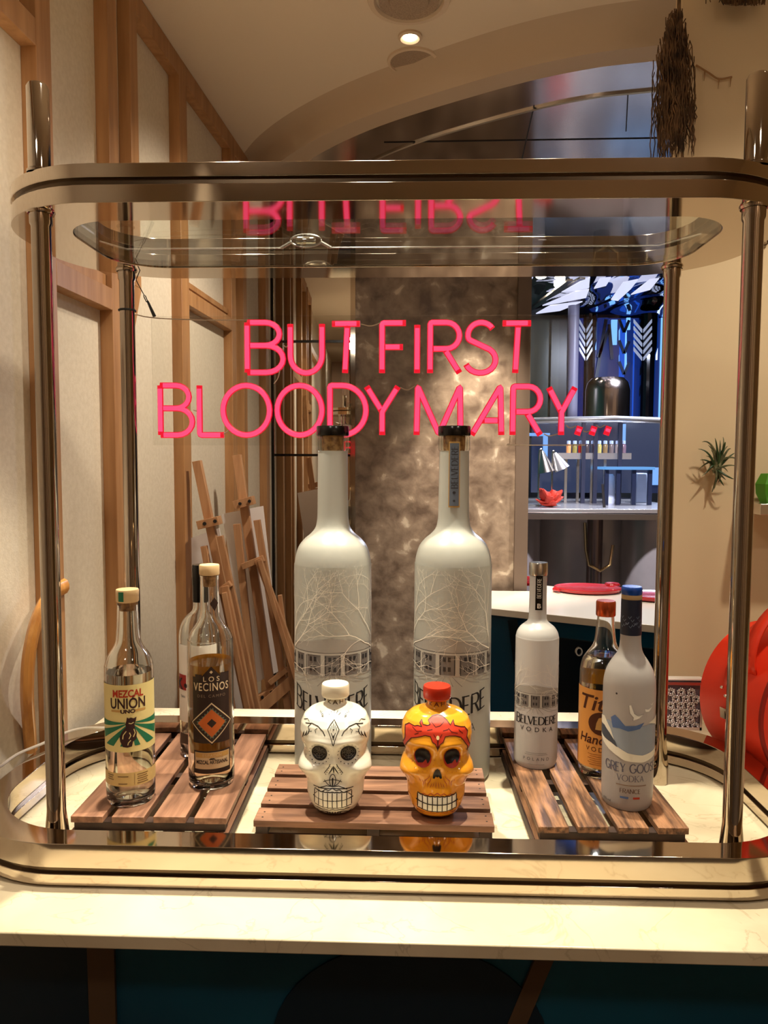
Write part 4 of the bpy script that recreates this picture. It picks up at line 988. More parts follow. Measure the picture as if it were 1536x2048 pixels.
for s in (-1, 1):
    D = Art(); D.fan([(s*28+15.5*math.cos(2*PI*k/28), 130+15.5*math.sin(2*PI*k/28)) for k in range(28)], rings=5); o = put('eye_disc', D, inkS, .0006)
    D = Art()
    for r_ in (4, 8, 12): D.stroke([(s*28+r_*(1-.1*math.cos(8*2*PI*k/32))*math.cos(2*PI*k/32), 130+r_*(1-.1*math.cos(8*2*PI*k/32))*math.sin(2*PI*k/32)) for k in range(32)], .5, closed=True)
    for k in range(8): a = PI*k/4; D.stroke([(s*28+1*math.cos(a), 130+math.sin(a)), (s*28+13.5*math.cos(a), 130+13.5*math.sin(a))], .5, step=2)
    lay('cobweb_print', D, (lambda f_: f_)(None) or (lambda u, v: put_fn(u, v)), ex('web_grey', (170, 158, 140)), body) if False else put('cobweb_print', D, ex('web_grey', (150, 140, 124)), .0009)
def neck_text(t, c, Ri, inkm, field=None):
    fa = math.atan(-c.x/c.y)
    r = 18.9*SK; z = c.z+216*SK
    if field: lay('neck_label', Art().rect(-r*1.3, c.z+212*SK, r*1.3, c.z+228*SK, 20, 2), on_cyl(c.x, c.y, 19.0*SK, fa, .0003), field, t)
    T = Art().add(text_art('KAH', 1, .012, 1.35), 0, z+.0008, .0125, .0105); lay('lettering', T, on_cyl(c.x, c.y, 19.0*SK, fa, .0008), inkm, t)
    lay('small_print', Art().rect(-.010, c.z+213.4*SK, .010, c.z+214.4*SK, 6), on_cyl(c.x, c.y, 19.2*SK, fa, .0009), inkm, t)
neck_text(t, c, Ri, ex('neck_ink', (92, 74, 50)), ex('neck_cream', (220, 208, 184)))

orangem = mat('orange_glaze', lin(238, 158, 40), .14, coat=.5)
t, body, put, c, Ri = skull(873, 1.248, .0, orangem, mat('red_plastic', lin(178, 40, 16), .3), 0, 'orange glazed skull bottle with red painted bulls on its brow and a red cap')
redp = ex('skull_red', (204, 56, 30)); rust = ex('skull_rust', (190, 84, 20)); drk = ex('skull_maroon', (72, 16, 12))
bull = [(-62, 182), (-54, 188), (-44, 186), (-38, 188), (-30, 187), (-34, 193), (-30, 198), (-28, 191), (-20, 190), (-14, 192), (-18, 198), (-10, 204), (0, 206), (10, 204), (18, 198), (24, 191), (30, 198), (32, 190), (44, 186), (52, 184), (58, 176), (56, 166), (60, 156), (65, 142), (63, 132), (60, 134), (58, 146), (50, 160), (44, 168), (34, 172), (22, 173), (14, 172), (10, 162), (4, 158), (0, 148), (-4, 158), (-10, 162), (-14, 172), (-24, 173), (-38, 168), (-50, 164), (-58, 152), (-62, 140), (-65, 136), (-66, 146), (-62, 160), (-62, 170)]
D = Art(); D.fan(bull, (0, 182), 14); put('bull_print', D, redp, .0005)
L = Art(); L.stroke(bull+[bull[0]], 1.4, step=2); 
for P_ in (((-48, 184), (-40, 178), (-30, 180)), ((-44, 172), (-36, 176)), ((40, 182), (48, 174)), ((20, 186), (26, 180), (38, 176)), ((-12, 196), (-4, 188), (4, 190), (12, 196)), ((-20, 182), (-10, 184)), ((10, 182), (20, 184)), ((-8, 176), (-4, 170)), ((8, 176), (4, 170))): L.stroke(P_, 1.1, step=2)
L.stroke([(0, 172), (0, 143)], 2.2, step=2, taper=True)
put('bull_outline', L, drk, .0008)
put('bull_print', Art().fan([(3*math.cos(a), 170+4*math.sin(a)) for a in [2*PI*k/10 for k in range(10)]], rings=2), ex('skull_pale', (240, 214, 160)), .0010)
for s in (-1, 1):
    E_ = [(s*28+17*math.cos(2*PI*k/28), 127+19*math.sin(2*PI*k/28)) for k in range(28)]
    put('eye_rim', Art().fan(E_, rings=5), redp, .0005)
    put('eye_hollow', Art().fan([(x, v if v > 118 else 118+((k % 3)-1)*3) for k, (x, v) in enumerate([(s*28+15.5*math.cos(2*PI*k/28), 129+17*math.sin(2*PI*k/28)) for k in range(28)])], (s*28, 132), rings=5), drk if False else ex('skull_black', (24, 8, 8)), .0009)
L = Art()
put('nose_hollow', Art().fan([(0, 110), (4, 106), (8, 96), (9, 88), (6, 86), (3, 90), (0, 88), (-3, 90), (-6, 86), (-9, 88), (-8, 96), (-4, 106)], rings=3), ex('skull_black', (24, 8, 8)), .0006)
for s in (-1, 1):
    for P_ in (((14, 98), (16, 90), (24, 82), (22, 70)), ((12, 92), (13, 84), (18, 76), (19, 68)), ((30, 84), (26, 78), (27, 70)), ((34, 86), (32, 80)), ((6, 80), (9, 70)), ((10, 78), (14, 69)), ((2, 80), (3, 68)), ((64, 92), (68, 80), (62, 66))): L.stroke([(s*x, v) for x, v in P_], 1.4, step=2, taper=True)
    for k in range(9): a = -PI*k/8; L.dot(s*28+22*math.cos(a), 125+24*math.sin(a), .8, 5)
L.stroke([(x, 60+1.4*math.cos(x*.5)-.006*x*x) for x in range(-34, 35, 2)], 1.5); L.stroke([(x, 20+1.2*math.cos(x*.5)) for x in range(-34, 35, 2)], 1.4)
put('painted_lines', L, rust, .0005)
L = teeth(put, 0, 8, 26, 54, 37, ex('enamel_white', (240, 234, 220)), drk); put('tooth_lines', L, ex('skull_black', (24, 8, 8)), .0008)
neck_text(t, c, Ri, ex('neck_brown', (120, 50, 16)))

# ------------------------------------------------------------ easels leaning on the left wall
boardm = mat('canvas_board', lin(240, 232, 226), .7)
def easel(yd, sp, board, label, blabel):
    a0 = ony(sp['mast'][1][0], sp['mast'][1][1], yd)
    t = thing('folding_easel', (a0.x, yd, 0), label, 'easel', 'wooden easels leaning on the panelled wall')
    def L(name, p, q, w_, h_=.02, dy=0, floor=False, m_=easelw):
        A, B = ony(*p, yd+dy), ony(*q, yd+dy)
        if floor: d = (B-A); B = A+d*((A.z-.02)/(A.z-B.z))
        bm = BM(); bar(bm, A, B, w_, h_); return obj(name, bm, m_, t, bevel=.001)
    k = yd/F
    L('mast', *sp['mast'], 17*k, .024, 0, True)
    for q in sp['legs']: L('leg', q[0], q[1], q[2]*k, .02, q[3] if len(q) > 3 else -.03, True)
    for q in sp['bars']: L('crossbar', q[0], q[1], q[2]*k, .03, -.045)
    for q in sp['clamps']:
        kl = L('clamp', q[0], q[1], 17*k, .05, -.02)
        for f in (.25, .75):
            pc = ony(q[0][0]+(q[1][0]-q[0][0])*f, q[0][1]+(q[1][1]-q[0][1])*f, yd-.05); bm = BM(); tube(bm, [pc, pc+V(0, .02, 0)], .006, 8); obj('knob', bm, blackm, kl)
    bm = BM(); P = [ony(*p, yd+.035) for p in board]; a = [bm.verts.new(p) for p in P]; b_ = [bm.verts.new(p+V(0, .006, 0)) for p in P]; bm.faces.new(a); bm.faces.new(b_[::-1])
    for i in range(4): bm.faces.new([a[i], a[(i+1) % 4], b_[(i+1) % 4], b_[i]])
    o = obj('canvas_board', bm, boardm); tag(o, blabel, 'canvas', 'blank white boards held by the easels')
easel(2.46, dict(mast=((394, 922), (470, 1290)), legs=[((408, 1092), (452, 1345), 12), ((440, 1072), (520, 1440), 12), ((450, 1172), (560, 1700), 15, -.06), ((449, 1185), (500, 1440), 10, -.075)], bars=[((428, 1190), (462, 1166), 12)], clamps=[((398, 1050), (440, 1040))]),
      [(371, 1080), (438, 1056), (560, 1640), (470, 1660)], 'folded beech easel leaning on the wall at the left, partly behind the amber bottle', 'white canvas board on the left leaning easel')
easel(2.80, dict(mast=((474, 910), (545, 1400)), legs=[((474, 1048), (520, 1500), 14), ((514, 1040), (590, 1500), 13), ((516, 1118), (620, 1400), 13, -.07), ((520, 1120), (575, 1300), 9, -.075), ((560, 1190), (592, 1430), 8, -.05)], bars=[((485, 1133), (528, 1116), 12), ((512, 1425), (585, 1360), 22), ((540, 1365), (574, 1338), 10)], clamps=[((470, 1010), (508, 1000)), ((515, 1400), (552, 1380))]),
      [(444, 1028), (526, 1012), (562, 1340), (500, 1372)], 'folded beech easel nearer the mirror with a long blank board', 'long white canvas board on the easel nearer the mirror')

# bentwood back at far left
bm = BM(); yb_ = 1.50
pts = catmull([ony(128, 1172, 1.66), ony(100, 1190, 1.6), ony(74, 1240, 1.54), ony(58, 1310, yb_), ony(54, 1390, yb_), ony(60, 1480, yb_+.04), ony(66, 1600, yb_+.07)], 6)
pts = [V(max(p.x, wx(p.y)+.012), p.y, p.z) for p in pts]
t = thing('bentwood_chair_back', (pts[-1].x, pts[-1].y, ZC), 'curved honey coloured bentwood frame against the wall at the far left', 'chair')
pts = [p for p in pts if p.z > ZC+.012]; tube(bm, pts, .030, 10, sq=(.62, .45), up=V(1, .6, 0)); obj('bent_frame', bm, noise_color(mat('bentwood', rough=.3, coat=.3), lin(190, 126, 58), lin(214, 152, 78), (60, 60, 6)), t)
p = ony(72, 1412, 1.60); bm = BM(); tube(bm, [ony(84, 1290, 1.64), ony(80, 1470, 1.66)], .008, 8); obj('rear_slat', bm, blackm, t)

# white cable on the counter at the left
bm = BM(); zc_ = ZC+.004
zc_ = ZC+.078
P = [onz(-40, 1560, zc_), onz(0, 1533, zc_), onz(36, 1508, zc_), onz(88, 1486, zc_), onz(130, 1466, zc_), onz(165, 1457, zc_), onz(205, 1456, zc_)]
P = [V(max(p.x, wx(p.y)+.012), p.y, p.z) for p in P]
tube(bm, catmull([P[0]+V(-.0, -.05, -.07)]+P+[P[-1]+V(.03, .08, -.03), P[-1]+V(.10, .12, -.074)], 6), .0030, 8); tag(obj('power_cable', bm, mat('white_plastic', lin(236, 226, 208), .4)), 'white cable running over the back left corner of the lower rail', 'cable')

# ------------------------------------------------------------ right side: air plant, moss, shelf, bag, box
YA = YR-.03
root = ony(1434, 930, YA)
t = thing('air_plant', root, 'spiky green air plant mounted on the cream wall between the two right posts', 'plant')
leafm = noise_color(mat('air_plant_leaf', rough=.6), lin(58, 66, 40), lin(120, 118, 84), (60, 60, 60)); leafg = mat('air_plant_green', lin(42, 66, 30), .5)
def blade(bm, p0, tip, sag, w_, fwd):
    pts = []; mid = (p0+tip)/2+V(0, 0, sag)+V(0, -fwd, 0)
    for k in range(9):
        s = k/8; pts.append(p0*(1-s)**2+mid*2*s*(1-s)+tip*s*s)
    tube(bm, pts, [w_*(1-k/8)**.7+.0003 for k in range(9)], 5)
tips = [(1396, 898), (1404, 884), (1412, 912), (1430, 876), (1440, 880), (1446, 874), (1450, 884), (1456, 892), (1462, 898), (1470, 906), (1478, 922), (1472, 932), (1400, 920), (1396, 940), (1404, 952), (1412, 946), (1428, 980), (1436, 966), (1448, 972), (1452, 960), (1456, 944), (1468, 958), (1422, 900), (1416, 890), (1438, 900)]
for i, q in enumerate(tips):
    bm = BM(); p0 = root+V(random.uniform(-.01, .01), random.uniform(-.004, .006), random.uniform(-.02, .012)); T = ony(*q, YA+random.uniform(-.02, .008))
    blade(bm, p0, T, (.03 if T.z > p0.z-.02 else -.01)*random.uniform(.4, 1.2), .0035, random.uniform(.0, .03)); obj('leaf', bm, leafg if i % 3 == 0 else leafm, t)
bm = BM(); tube(bm, [root+V(0, .02, 0), ony(1436, 950, YA), ony(1424, 984, YA)], [.006, .004, .001], 6); obj('stem', bm, leafm, t)
# hanging moss
tp = ony(1358, 12, YR-.09)
t = thing('hanging_moss', tp, 'long beard of dry brown moss hanging at the left edge of the cream wall', 'plant')
mossm = noise_color(mat('dry_moss', rough=.9), lin(52, 36, 22), lin(122, 90, 60), (30, 30, 30))
bm = BM()
for k in range(760):
    s0 = random.random(); y0p = 16+235*s0; hw = 9+24*min(1, (y0p-10)/120)
    x = 1352+max(-1.25, min(1.25, random.gauss(0, .6)))*hw-.03*y0p; ln = random.uniform(40, 100); Y = YR-.04-random.random()*.08
    P = []
    for q in range(6):
        P.append(ony(x+random.gauss(0, 2.0)+(x-1350)*.05*q/5, y0p+ln*q/5, Y+random.gauss(0, .003)))
    tube(bm, P, [.0014]*5+[.0004], 3, caps=False)
tag(obj('moss_strands', bm, mossm, t), kind='stuff')
bm = BM(); tube(bm, [tp+V(0, .0, .16), tp+V(0, 0, -.1)], [.002, .006], 6); obj('hanger', bm, mossm, t)
bm = BM(); 
for k in range(160):
    x = 1485+random.gauss(0, 26); Y = YR-.02-random.random()*.05; P = [ony(x+random.gauss(0, 3), -60+q*16+random.random()*8, Y) for q in range(5)]; tube(bm, P, .0013, 3, caps=False)
tag(obj('hanging_moss', bm, mossm), 'tuft of dry moss hanging at the very top right corner', 'plant')
bm = BM(); P = [ony(1392, 130, YR-.006), ony(1418, 146, YR-.01), ony(1438, 158, YR-.008), ony(1464, 154, YR-.01)]; tube(bm, catmull(P, 4), .0022, 5)
for q in ((1410, 142), (1438, 158), (1462, 154)): tube(bm, [ony(*q, YR-.01), ony(q[0]-2, q[1]+20, YR-.008)], [.0018, .0005], 4)
tag(obj('moss_twig', bm, mat('pale_twig', lin(150, 112, 72), .8)), 'thin pale brown twig pinned on the cream wall right of the moss', 'twig')
# shelf and green pot
a = ony(1506, 1006, YR-.10)
t = thing('wall_shelf', (a.x, YR-.10, a.z), 'small steel wall shelf at the right edge under the green pot', 'shelf')
bm = BM(); box(bm, a.x, a.x+.28, YR-.14, YR, a.z-.026, a.z, ); obj('shelf_board', bm, silver, t, bevel=.001)
g0 = ony(1530, 1004, YR-.07); bm = BM(); lathe(bm, [(0, a.z), (.030, a.z), (.040, a.z+.022), (.042, a.z+.045), (.030, a.z+.070), (0, a.z+.072)], (g0.x+.02, YR-.07), 7)
o = obj('green_pot', bm, mat('green_glaze', lin(70, 140, 24), .4), sharp=20); tag(o, 'small faceted green pot standing on the steel shelf at the right edge', 'pot')
p = ony(1528, 483, YR-.01); bm = BM(); tube(bm, [(p.x+.009*math.cos(a_), YR-.008, p.z+.009*math.sin(a_)) for a_ in [2*PI*k/20 for k in range(20)]], .003, 8, closed=True); tag(obj('wall_ring', bm, polem), 'tiny dark metal ring fixed to the cream wall beside the right post', 'hook')

# perforated box
x0 = ony(1322, 1420, 1.80).x; x1 = ony(1403, 1420, 1.80).x; zt_ = ony(1360, 1356, 1.80).z
t = thing('perforated_box', ((x0+x1)/2, 1.84, ZC), 'silver panel box with cut star pattern and white rim before the cream wall', 'box')
boxm = mat('box_silver', (.62, .57, .60, 1), .3, 1)
bm = BM(); box(bm, x0, x1, 1.80, 1.815, ZC, zt_-.008); obj('box_body', bm, mat('box_inside', lin(96, 84, 92), .6), t)
bm = BM(); box(bm, x0-.002, x1+.002, 1.797, 1.818, zt_-.006, zt_); obj('rim', bm, ex('rim_white', (240, 232, 222)), t, bevel=.002)
A = Art(); Wb = x1-x0; s6 = .012
for i in range(-1, 6):
    for j in range(0, 9):
        cx = x0+(i+.5*(j % 2))*s6*2.0+.01; cz = ZC+.008+j*s6*1.4
        if not (x0+.012 < cx < x1-.012 and cz < zt_-.02): continue
        for k in range(6):
            a = PI*k/3+.2; A.stroke([(cx+.003*math.cos(a), cz+.003*math.sin(a)), (cx+s6*.82*math.cos(a), cz+s6*.82*math.sin(a))], .0034)
        for k in range(6):
            a = PI*k/3+.2+PI/6; A.stroke([(cx+s6*.55*math.cos(a-.3), cz+s6*.55*math.sin(a-.3)), (cx+s6*.9*math.cos(a), cz+s6*.9*math.sin(a)), (cx+s6*.55*math.cos(a+.3), cz+s6*.55*math.sin(a+.3))], .0022)
o = lay('star_fretwork', A, lambda u, v: (u, 1.7965, v), boxm, t); md = o.modifiers.new('thick', 'SOLIDIFY'); md.thickness = .003
for z_ in (zt_-.013, ZC+.003):
    bm = BM(); box(bm, x0, x1, 1.7945, 1.7995, z_-.003, z_+.004); obj('frame_strip', bm, boxm, t)
for x_ in (x0, x1-.005):
    bm = BM(); box(bm, x_, x_+.005, 1.7945, 1.7995, ZC, zt_-.008); obj('frame_strip', bm, boxm, t)

# round red bag
cf, cb_ = V(.812, 1.475, 1.052), V(.758, 1.640, 1.052); RB = .150
ax = (cb_-cf).normalized(); side = V(ax.y, -ax.x, 0); side = -side if side.x < 0 else side
bagm = mat('red_leather', lin(240, 56, 26), .45); bagf = mat('red_leather_face', lin(238, 60, 34), .5)
t = thing('round_handbag', (cf.x, (cf.y+cb_.y)/2, ZC), 'round red drum handbag with strap handles on the counter at the far right', 'bag')
def drum(name, prof, m_):
    bm = BM(); n = 64; rings = []
    for r, d in prof:
        if r < 1e-5: rings.append([bm.verts.new(cf+ax*d)]); continue
        rings.append([bm.verts.new(cf+ax*d+side*(r*math.cos(2*PI*k/n))+V(0, 0, 1)*(r*math.sin(2*PI*k/n))) for k in range(n)])
    for a, b_ in zip(rings, rings[1:]):
        for k in range(n):
            k2 = (k+1) % n
            if len(a) == 1: bm.faces.new([a[0], b_[k], b_[k2]])
            elif len(b_) == 1: bm.faces.new([a[k], a[k2], b_[0]])
            else: bm.faces.new([a[k], a[k2], b_[k2], b_[k]])
    return obj(name, bm, m_, t, 30)
LN = (cb_-cf).length
drum('drum', [(RB-.006, 0), (RB, .004), (RB, LN-.004), (RB-.006, LN), (0, LN)], bagm)
drum('front_face', [(0, .004), (RB-.012, .002), (RB-.007, .001)], bagf); drum('piping', [(RB-.007, .003), (RB-.004, -.004), (RB+.001, -.002), (RB+.001, .004)], mat('red_piping', lin(150, 24, 12), .5))
def strap(d, r_out, a0, a1, lift):
    bm = BM(); n = 24; L = []
    for k in range(n+1):
        s = k/n; a = math.radians(a0+(a1-a0)*s); r = RB+.003+lift*math.sin(PI*s)**.8; c_ = cf+ax*d+side*(r*math.cos(a))+V(0, 0, 1)*(r*math.sin(a)); L.append([bm.verts.new(c_-ax*.014), bm.verts.new(c_+ax*.014)])
    for p_, q_ in zip(L, L[1:]): bm.faces.new([p_[0], q_[0], q_[1], p_[1]])
    o = obj('strap_handle', bm, bagm, t); md = o.modifiers.new('thick', 'SOLIDIFY'); md.thickness = .004; return o
strap(LN*.5, 0, 165, 20, .030); h1 = strap(LN*.28, 0, 150, 30, .075)
for q in ((1451, 1378), (1447, 1391)):
    pc = ony(*q, 1.6); 
a_b = math.radians(186); pb = cf+ax*(LN*.5)+side*((RB+.003)*math.cos(a_b))+V(0, 0, 1)*((RB+.003)*math.sin(a_b)); nb = (side*math.cos(a_b)+V(0, 0, 1)*math.sin(a_b)); tb = ax; ub = nb.cross(tb)
bm = BM()
bar(bm, pb-tb*.016, pb+tb*.016, .022, .005, nb); obj('buckle', bm, silver, t)
bm = BM(); bar(bm, pb-tb*.002+nb*.003-ub*.008, pb-tb*.002+nb*.003+ub*.008, .003, .004, nb); obj('buckle_pin', bm, brass, t)
for dz, k in ((168, .5), (163, .58)):
    a = math.radians(dz+4); pr_ = cf+ax*(LN*k)+side*((RB+.008)*math.cos(a))+V(0, 0, 1)*((RB+.008)*math.sin(a)); bm = BM(); bmesh.ops.create_icosphere(bm, subdivisions=2, radius=.0035, matrix=Matrix.Translation(pr_)); obj('rivet', bm, silver, t)

# ------------------------------------------------------------ white counter beyond with red trays
near_l, near_r = V(.30, 3.31, 0), V(1.30, 2.81, 0); far_r, far_l = V(1.62, 3.40, 0), V(.36, 4.10, 0)
far_l = onz(1030, 1160, .9); far_r = onz(1310, 1191, .9)
d = (far_r-far_l).normalized(); far_r = far_l+d*1.35; n0 = onz(985, 1217, .9); n1 = onz(1310, 1251, .9); d2 = (n1-n0).normalized(); near_l = n0-d2*.12; near_r = n0+d2*1.05; near_l.z = near_r.z = 0; far_l.z = far_r.z = 0
t = thing('service_counter', ((near_l.x+near_r.x)/2, 3.2, 0), 'white topped service counter with dark teal cabinets behind the right bottles', 'counter')
bm = BM(); fl_ = V(max(far_l.x-.02, .62), far_l.y, 0); prism(bm, [near_l, near_r, far_r, V(.64, 3.96, 0), V(.64, 3.74, 0), V(near_l.x-.0, 3.74, 0)], .87, .90); obj('worktop', bm, mat('white_quartz', lin(238, 230, 214), .15), t, bevel=.002)
def quadwall(A, B, z0, z1, dep, m_, name, off=0):
    dd = (B-A).normalized(); n_ = V(-dd.y, dd.x, 0); n_ = n_ if n_.y > 0 else -n_; A2, B2 = A+n_*off, B+n_*off; bm = BM()
    prism(bm, [A2, B2, B2+n_*dep, A2+n_*dep], z0, z1); return obj(name, bm, m_, t)
quadwall(near_l+d2*.02, near_r-d2*.02, .10, .87, .40, mat('cabinet_teal', lin(2, 62, 88), .25), 'cabinet_body', .03)
quadwall(near_l+d2*.02, near_r-d2*.02, 0, .10, .36, silver, 'plinth', .06)
cdk = mat('cabinet_black', lin(10, 18, 22), .18)
q0 = (ony(1098, 1260, 3.2).x-near_l.x)/d2.x; q1 = (ony(1212, 1260, 3.1).x-near_l.x)/d2.x
dr = quadwall(near_l+d2*q0, near_l+d2*(q1+.0), .14, .80, .02, cdk, 'door', .014)
quadwall(near_l+d2*(q1+.01), near_l+d2*(q1+.42), .14, .80, .02, cdk, 'door', .014)
quadwall(near_l+d2*.02, near_l+d2*(q0-.02), .14, .40, .02, cdk, 'door', .014)
trap_bar = BM(); bar(trap_bar, near_l+d2*(q0-.17)+V(0, 0, .86), near_l+d2*(q0-.10)+V(0, 0, .42), .04, .02, V(0, -1, 0)); obj('diagonal_strip', trap_bar, cdk, t)
pl = ony(1149, 1293, 3.2); pl = near_l+d2*((pl.x-near_l.x)/d2.x)+V(0, 0, pl.z); bm = BM(); tube(bm, [pl+V(.012*math.cos(a), .010, .016*math.sin(a)) for a in [2*PI*k/16 for k in range(16)]], .005, 6, closed=True)
o = obj('lock', bm, silver, dr)
trm = mat('red_melamine', lin(188, 36, 44), .18, coat=.4)
def tray(px, py, a, s, label):
    c = onz(px, py, .905); t = thing('red_tray', (c.x, c.y, .90), label, 'tray', 'red trays on the white service counter')
    bm = BM(); n = 40; rings = []
    prof = [(.55, .012), (.9, .012), (1.0, .004), (1.02, .010), (1.06, .018), (1.04, .022), (.98, .020), (.9, .017), (0, .015)]
    Rm = Matrix.Rotation(a, 3, 'Z')
    for f, z in [(0, .0), (.8, .0)]+prof:
        if f == 0: rings.append([bm.verts.new(V(c.x, c.y, .902+z))]); continue
        rings.append([bm.verts.new(V(c.x, c.y, .902+z)+Rm @ V(s*.155*f*math.cos(2*PI*k/n), s*.115*f*math.sin(2*PI*k/n), 0)) for k in range(n)])
    for A_, B_ in zip(rings, rings[1:]):
        for k in range(n):
            k2 = (k+1) % n
            if len(A_) == 1: bm.faces.new([A_[0], B_[k], B_[k2]])
            elif len(B_) == 1: bm.faces.new([A_[k], A_[k2], B_[0]])
            else: bm.faces.new([A_[k], A_[k2], B_[k2], B_[k]])
    obj('dish', bm, trm, t, 50)
    bm = BM(); hc = V(c.x, c.y, .916)+Rm @ V(s*.135, s*.10, 0); lathe(bm, [(.012, hc.z-.010), (.034, hc.z-.004), (.040, hc.z+.006), (.034, hc.z+.014), (.014, hc.z+.010), (.012, hc.z-.010)], (hc.x, hc.y), 24); obj('ring_handle', bm, trm, t)
    bm = BM(); hc = V(c.x, c.y, .915)+Rm @ V(-s*.150, -s*.045, 0); tube(bm, [hc+Rm @ V(-.006, .04, 0), hc+Rm @ V(-.014, 0, 0), hc+Rm @ V(.006, -.04, 0)], [.006, .012, .006], 8); obj('pouring_lip', bm, trm, t)
tray(1032, 1165, .0, 1.0, 'red round tray with ring handle at the left end of the white counter')
tray(1175, 1181, -.1, 1.0, 'red round tray in the middle of the white counter behind the blue cap')
tray(1318, 1196, -.1, .95, 'red round tray mostly hidden behind the back right post')

# ------------------------------------------------------------ kitchen
kwall = mat('kitchen_dark', lin(34, 36, 38), .4)
bm = BM(); box(bm, .2, 4.6, 8.55, 8.65, 0, 3.3); struct('wall_kitchen', bm, kwall)
bm = BM(); box(bm, .2, .3, 4.3, 8.55, 0, 3.3); struct('wall_kitchen_left', bm, mat('kitchen_green', lin(18, 52, 44), .3))
bm = BM(); box(bm, 4.5, 4.6, 2.05, 8.55, 0, 3.3); struct('wall_kitchen_right', bm, kwall)
cm = noise_color(mat('kitchen_ceiling_steel', (.6, .6, .62, 1), .05, 1), (.55, .55, .58, 1), (.75, .75, .78, 1), (1.4, 1.4, 1.4), lo=.3, hi=.7, bump=.35, bscale=3)
ZKC = ony(1200, 634, 8.5).z
bm = BM(); gx, gy = 70, 70; gv = []
for i in range(gx+1):
    gv.append([])
    for j in range(gy+1):
        x = .2+4.4*i/gx; y = 4.3+4.25*j/gy
        h = .035*math.sin(3.1*x+1.7*y+.8*math.sin(2.3*y))+.022*math.sin(7.3*x-2.9*y+1.3)+.012*math.sin(13*x+5*y)
        gv[-1].append(bm.verts.new((x, y, ZKC+.02+h)))
for i in range(gx):
    for j in range(gy): bm.faces.new([gv[i][j], gv[i][j+1], gv[i+1][j+1], gv[i+1][j]])
struct('ceiling_kitchen', bm, cm)
ck = bpy.data.objects['ceiling_kitchen']
for px_, py_ in ((1082, 556), (1050, 596), (1118, 573)):
    p_ = onz(px_, py_, ZKC-.03); bm = BM(); lathe(bm, [(0, ZKC-.03), (.035, ZKC-.03), (.045, ZKC-.02), (.045, ZKC+.02)], (p_.x, p_.y), 16); obj('spot_lamp', bm, mat('lamp_glow', (1, 1, 1, 1), emit=(1, .86, .66, 1), es=14), ck)
for a_, b__ in (((1085, 600), (1165, 556)), ((1070, 612), (1140, 560))):
    bm = BM(); bar(bm, onz(*a_, ZKC-.05), onz(*b__, ZKC-.05), .05, .02, V(0, 0, 1)); obj('light_track', bm, silver, ck)
YW = 8.5
def WP(px, py): return ony(px, py, YW)
def wpanel(name, x0, x1, y0, y1, m_, dy=0, par=None):
    a, b_ = ony(x0, y1, YW-dy), ony(x1, y0, YW-dy); bm = BM(); box(bm, a.x, b_.x, YW-dy-.02, YW-dy, a.z, b_.z); return obj(name, bm, m_, par)
bw = bpy.data.objects['wall_kitchen']
def em(n, c, s): return mat(n, (.02, .02, .02, 1), .2, emit=lin(*c), es=s)
blue = em('window_blue', (20, 66, 170), 1.2); blue2 = em('window_deep', (14, 34, 96), 1.0); sky = em('window_sky', (110, 170, 240), 1.3); skyw = em('window_white', (190, 214, 250), 1.8)
wn = BM(); a, b_ = WP(1150, 880), WP(1420, 636); box(wn, a.x, b_.x, YW-.01, YW+.02, a.z, b_.z); win = tag(obj('window_1', wn, blue2), kind='structure')
for x0, x1, y0, y1, m_ in ((1194, 1216, 636, 760, blue2), (1221, 1234, 640, 690, sky), (1234, 1250, 640, 880, blue), (1262, 1270, 640, 880, blue), (1252, 1260, 636, 660, sky), (1310, 1316, 636, 720, skyw), (1296, 1302, 700, 880, sky), (1318, 1322, 636, 860, sky), (1340, 1420, 636, 860, blue), (1188, 1193, 636, 700, sky)):
    wpanel('pane', x0, x1, y0, y1, m_, .015, win)
# zigzag art deco strips
bm = BM()
for i in range(4):
    y0 = 640+i*42
    for P_ in (((1236, y0), (1246, y0+26)), ((1246, y0+26), (1256, y0+2))): bar(bm, WP(*P_[0])+V(0, -.04, 0), WP(*P_[1])+V(0, -.04, 0), .03, .02)
for P_ in (((1210, 640), (1190, 760)), ((1216, 650), (1222, 720)), ((1194, 716), (1216, 660))): bar(bm, WP(*P_[0])+V(0, -.04, 0), WP(*P_[1])+V(0, -.04, 0), .035, .02)
obj('zigzag_mullion', bm, mat('mullion_blue', lin(40, 60, 96), .3), win)
for x0 in (1242,):
    bm = BM()
    for y0 in (662, 712):
        P_ = [WP(1236, y0), WP(1246, y0-20), WP(1252, y0-4), WP(1252, y0+24), WP(1244, y0+44), WP(1236, y0+20)]; f = [bm.verts.new(p+V(0, -.03, 0)) for p in P_]; bm.faces.new(f)
    obj('pane', bm, sky, win)
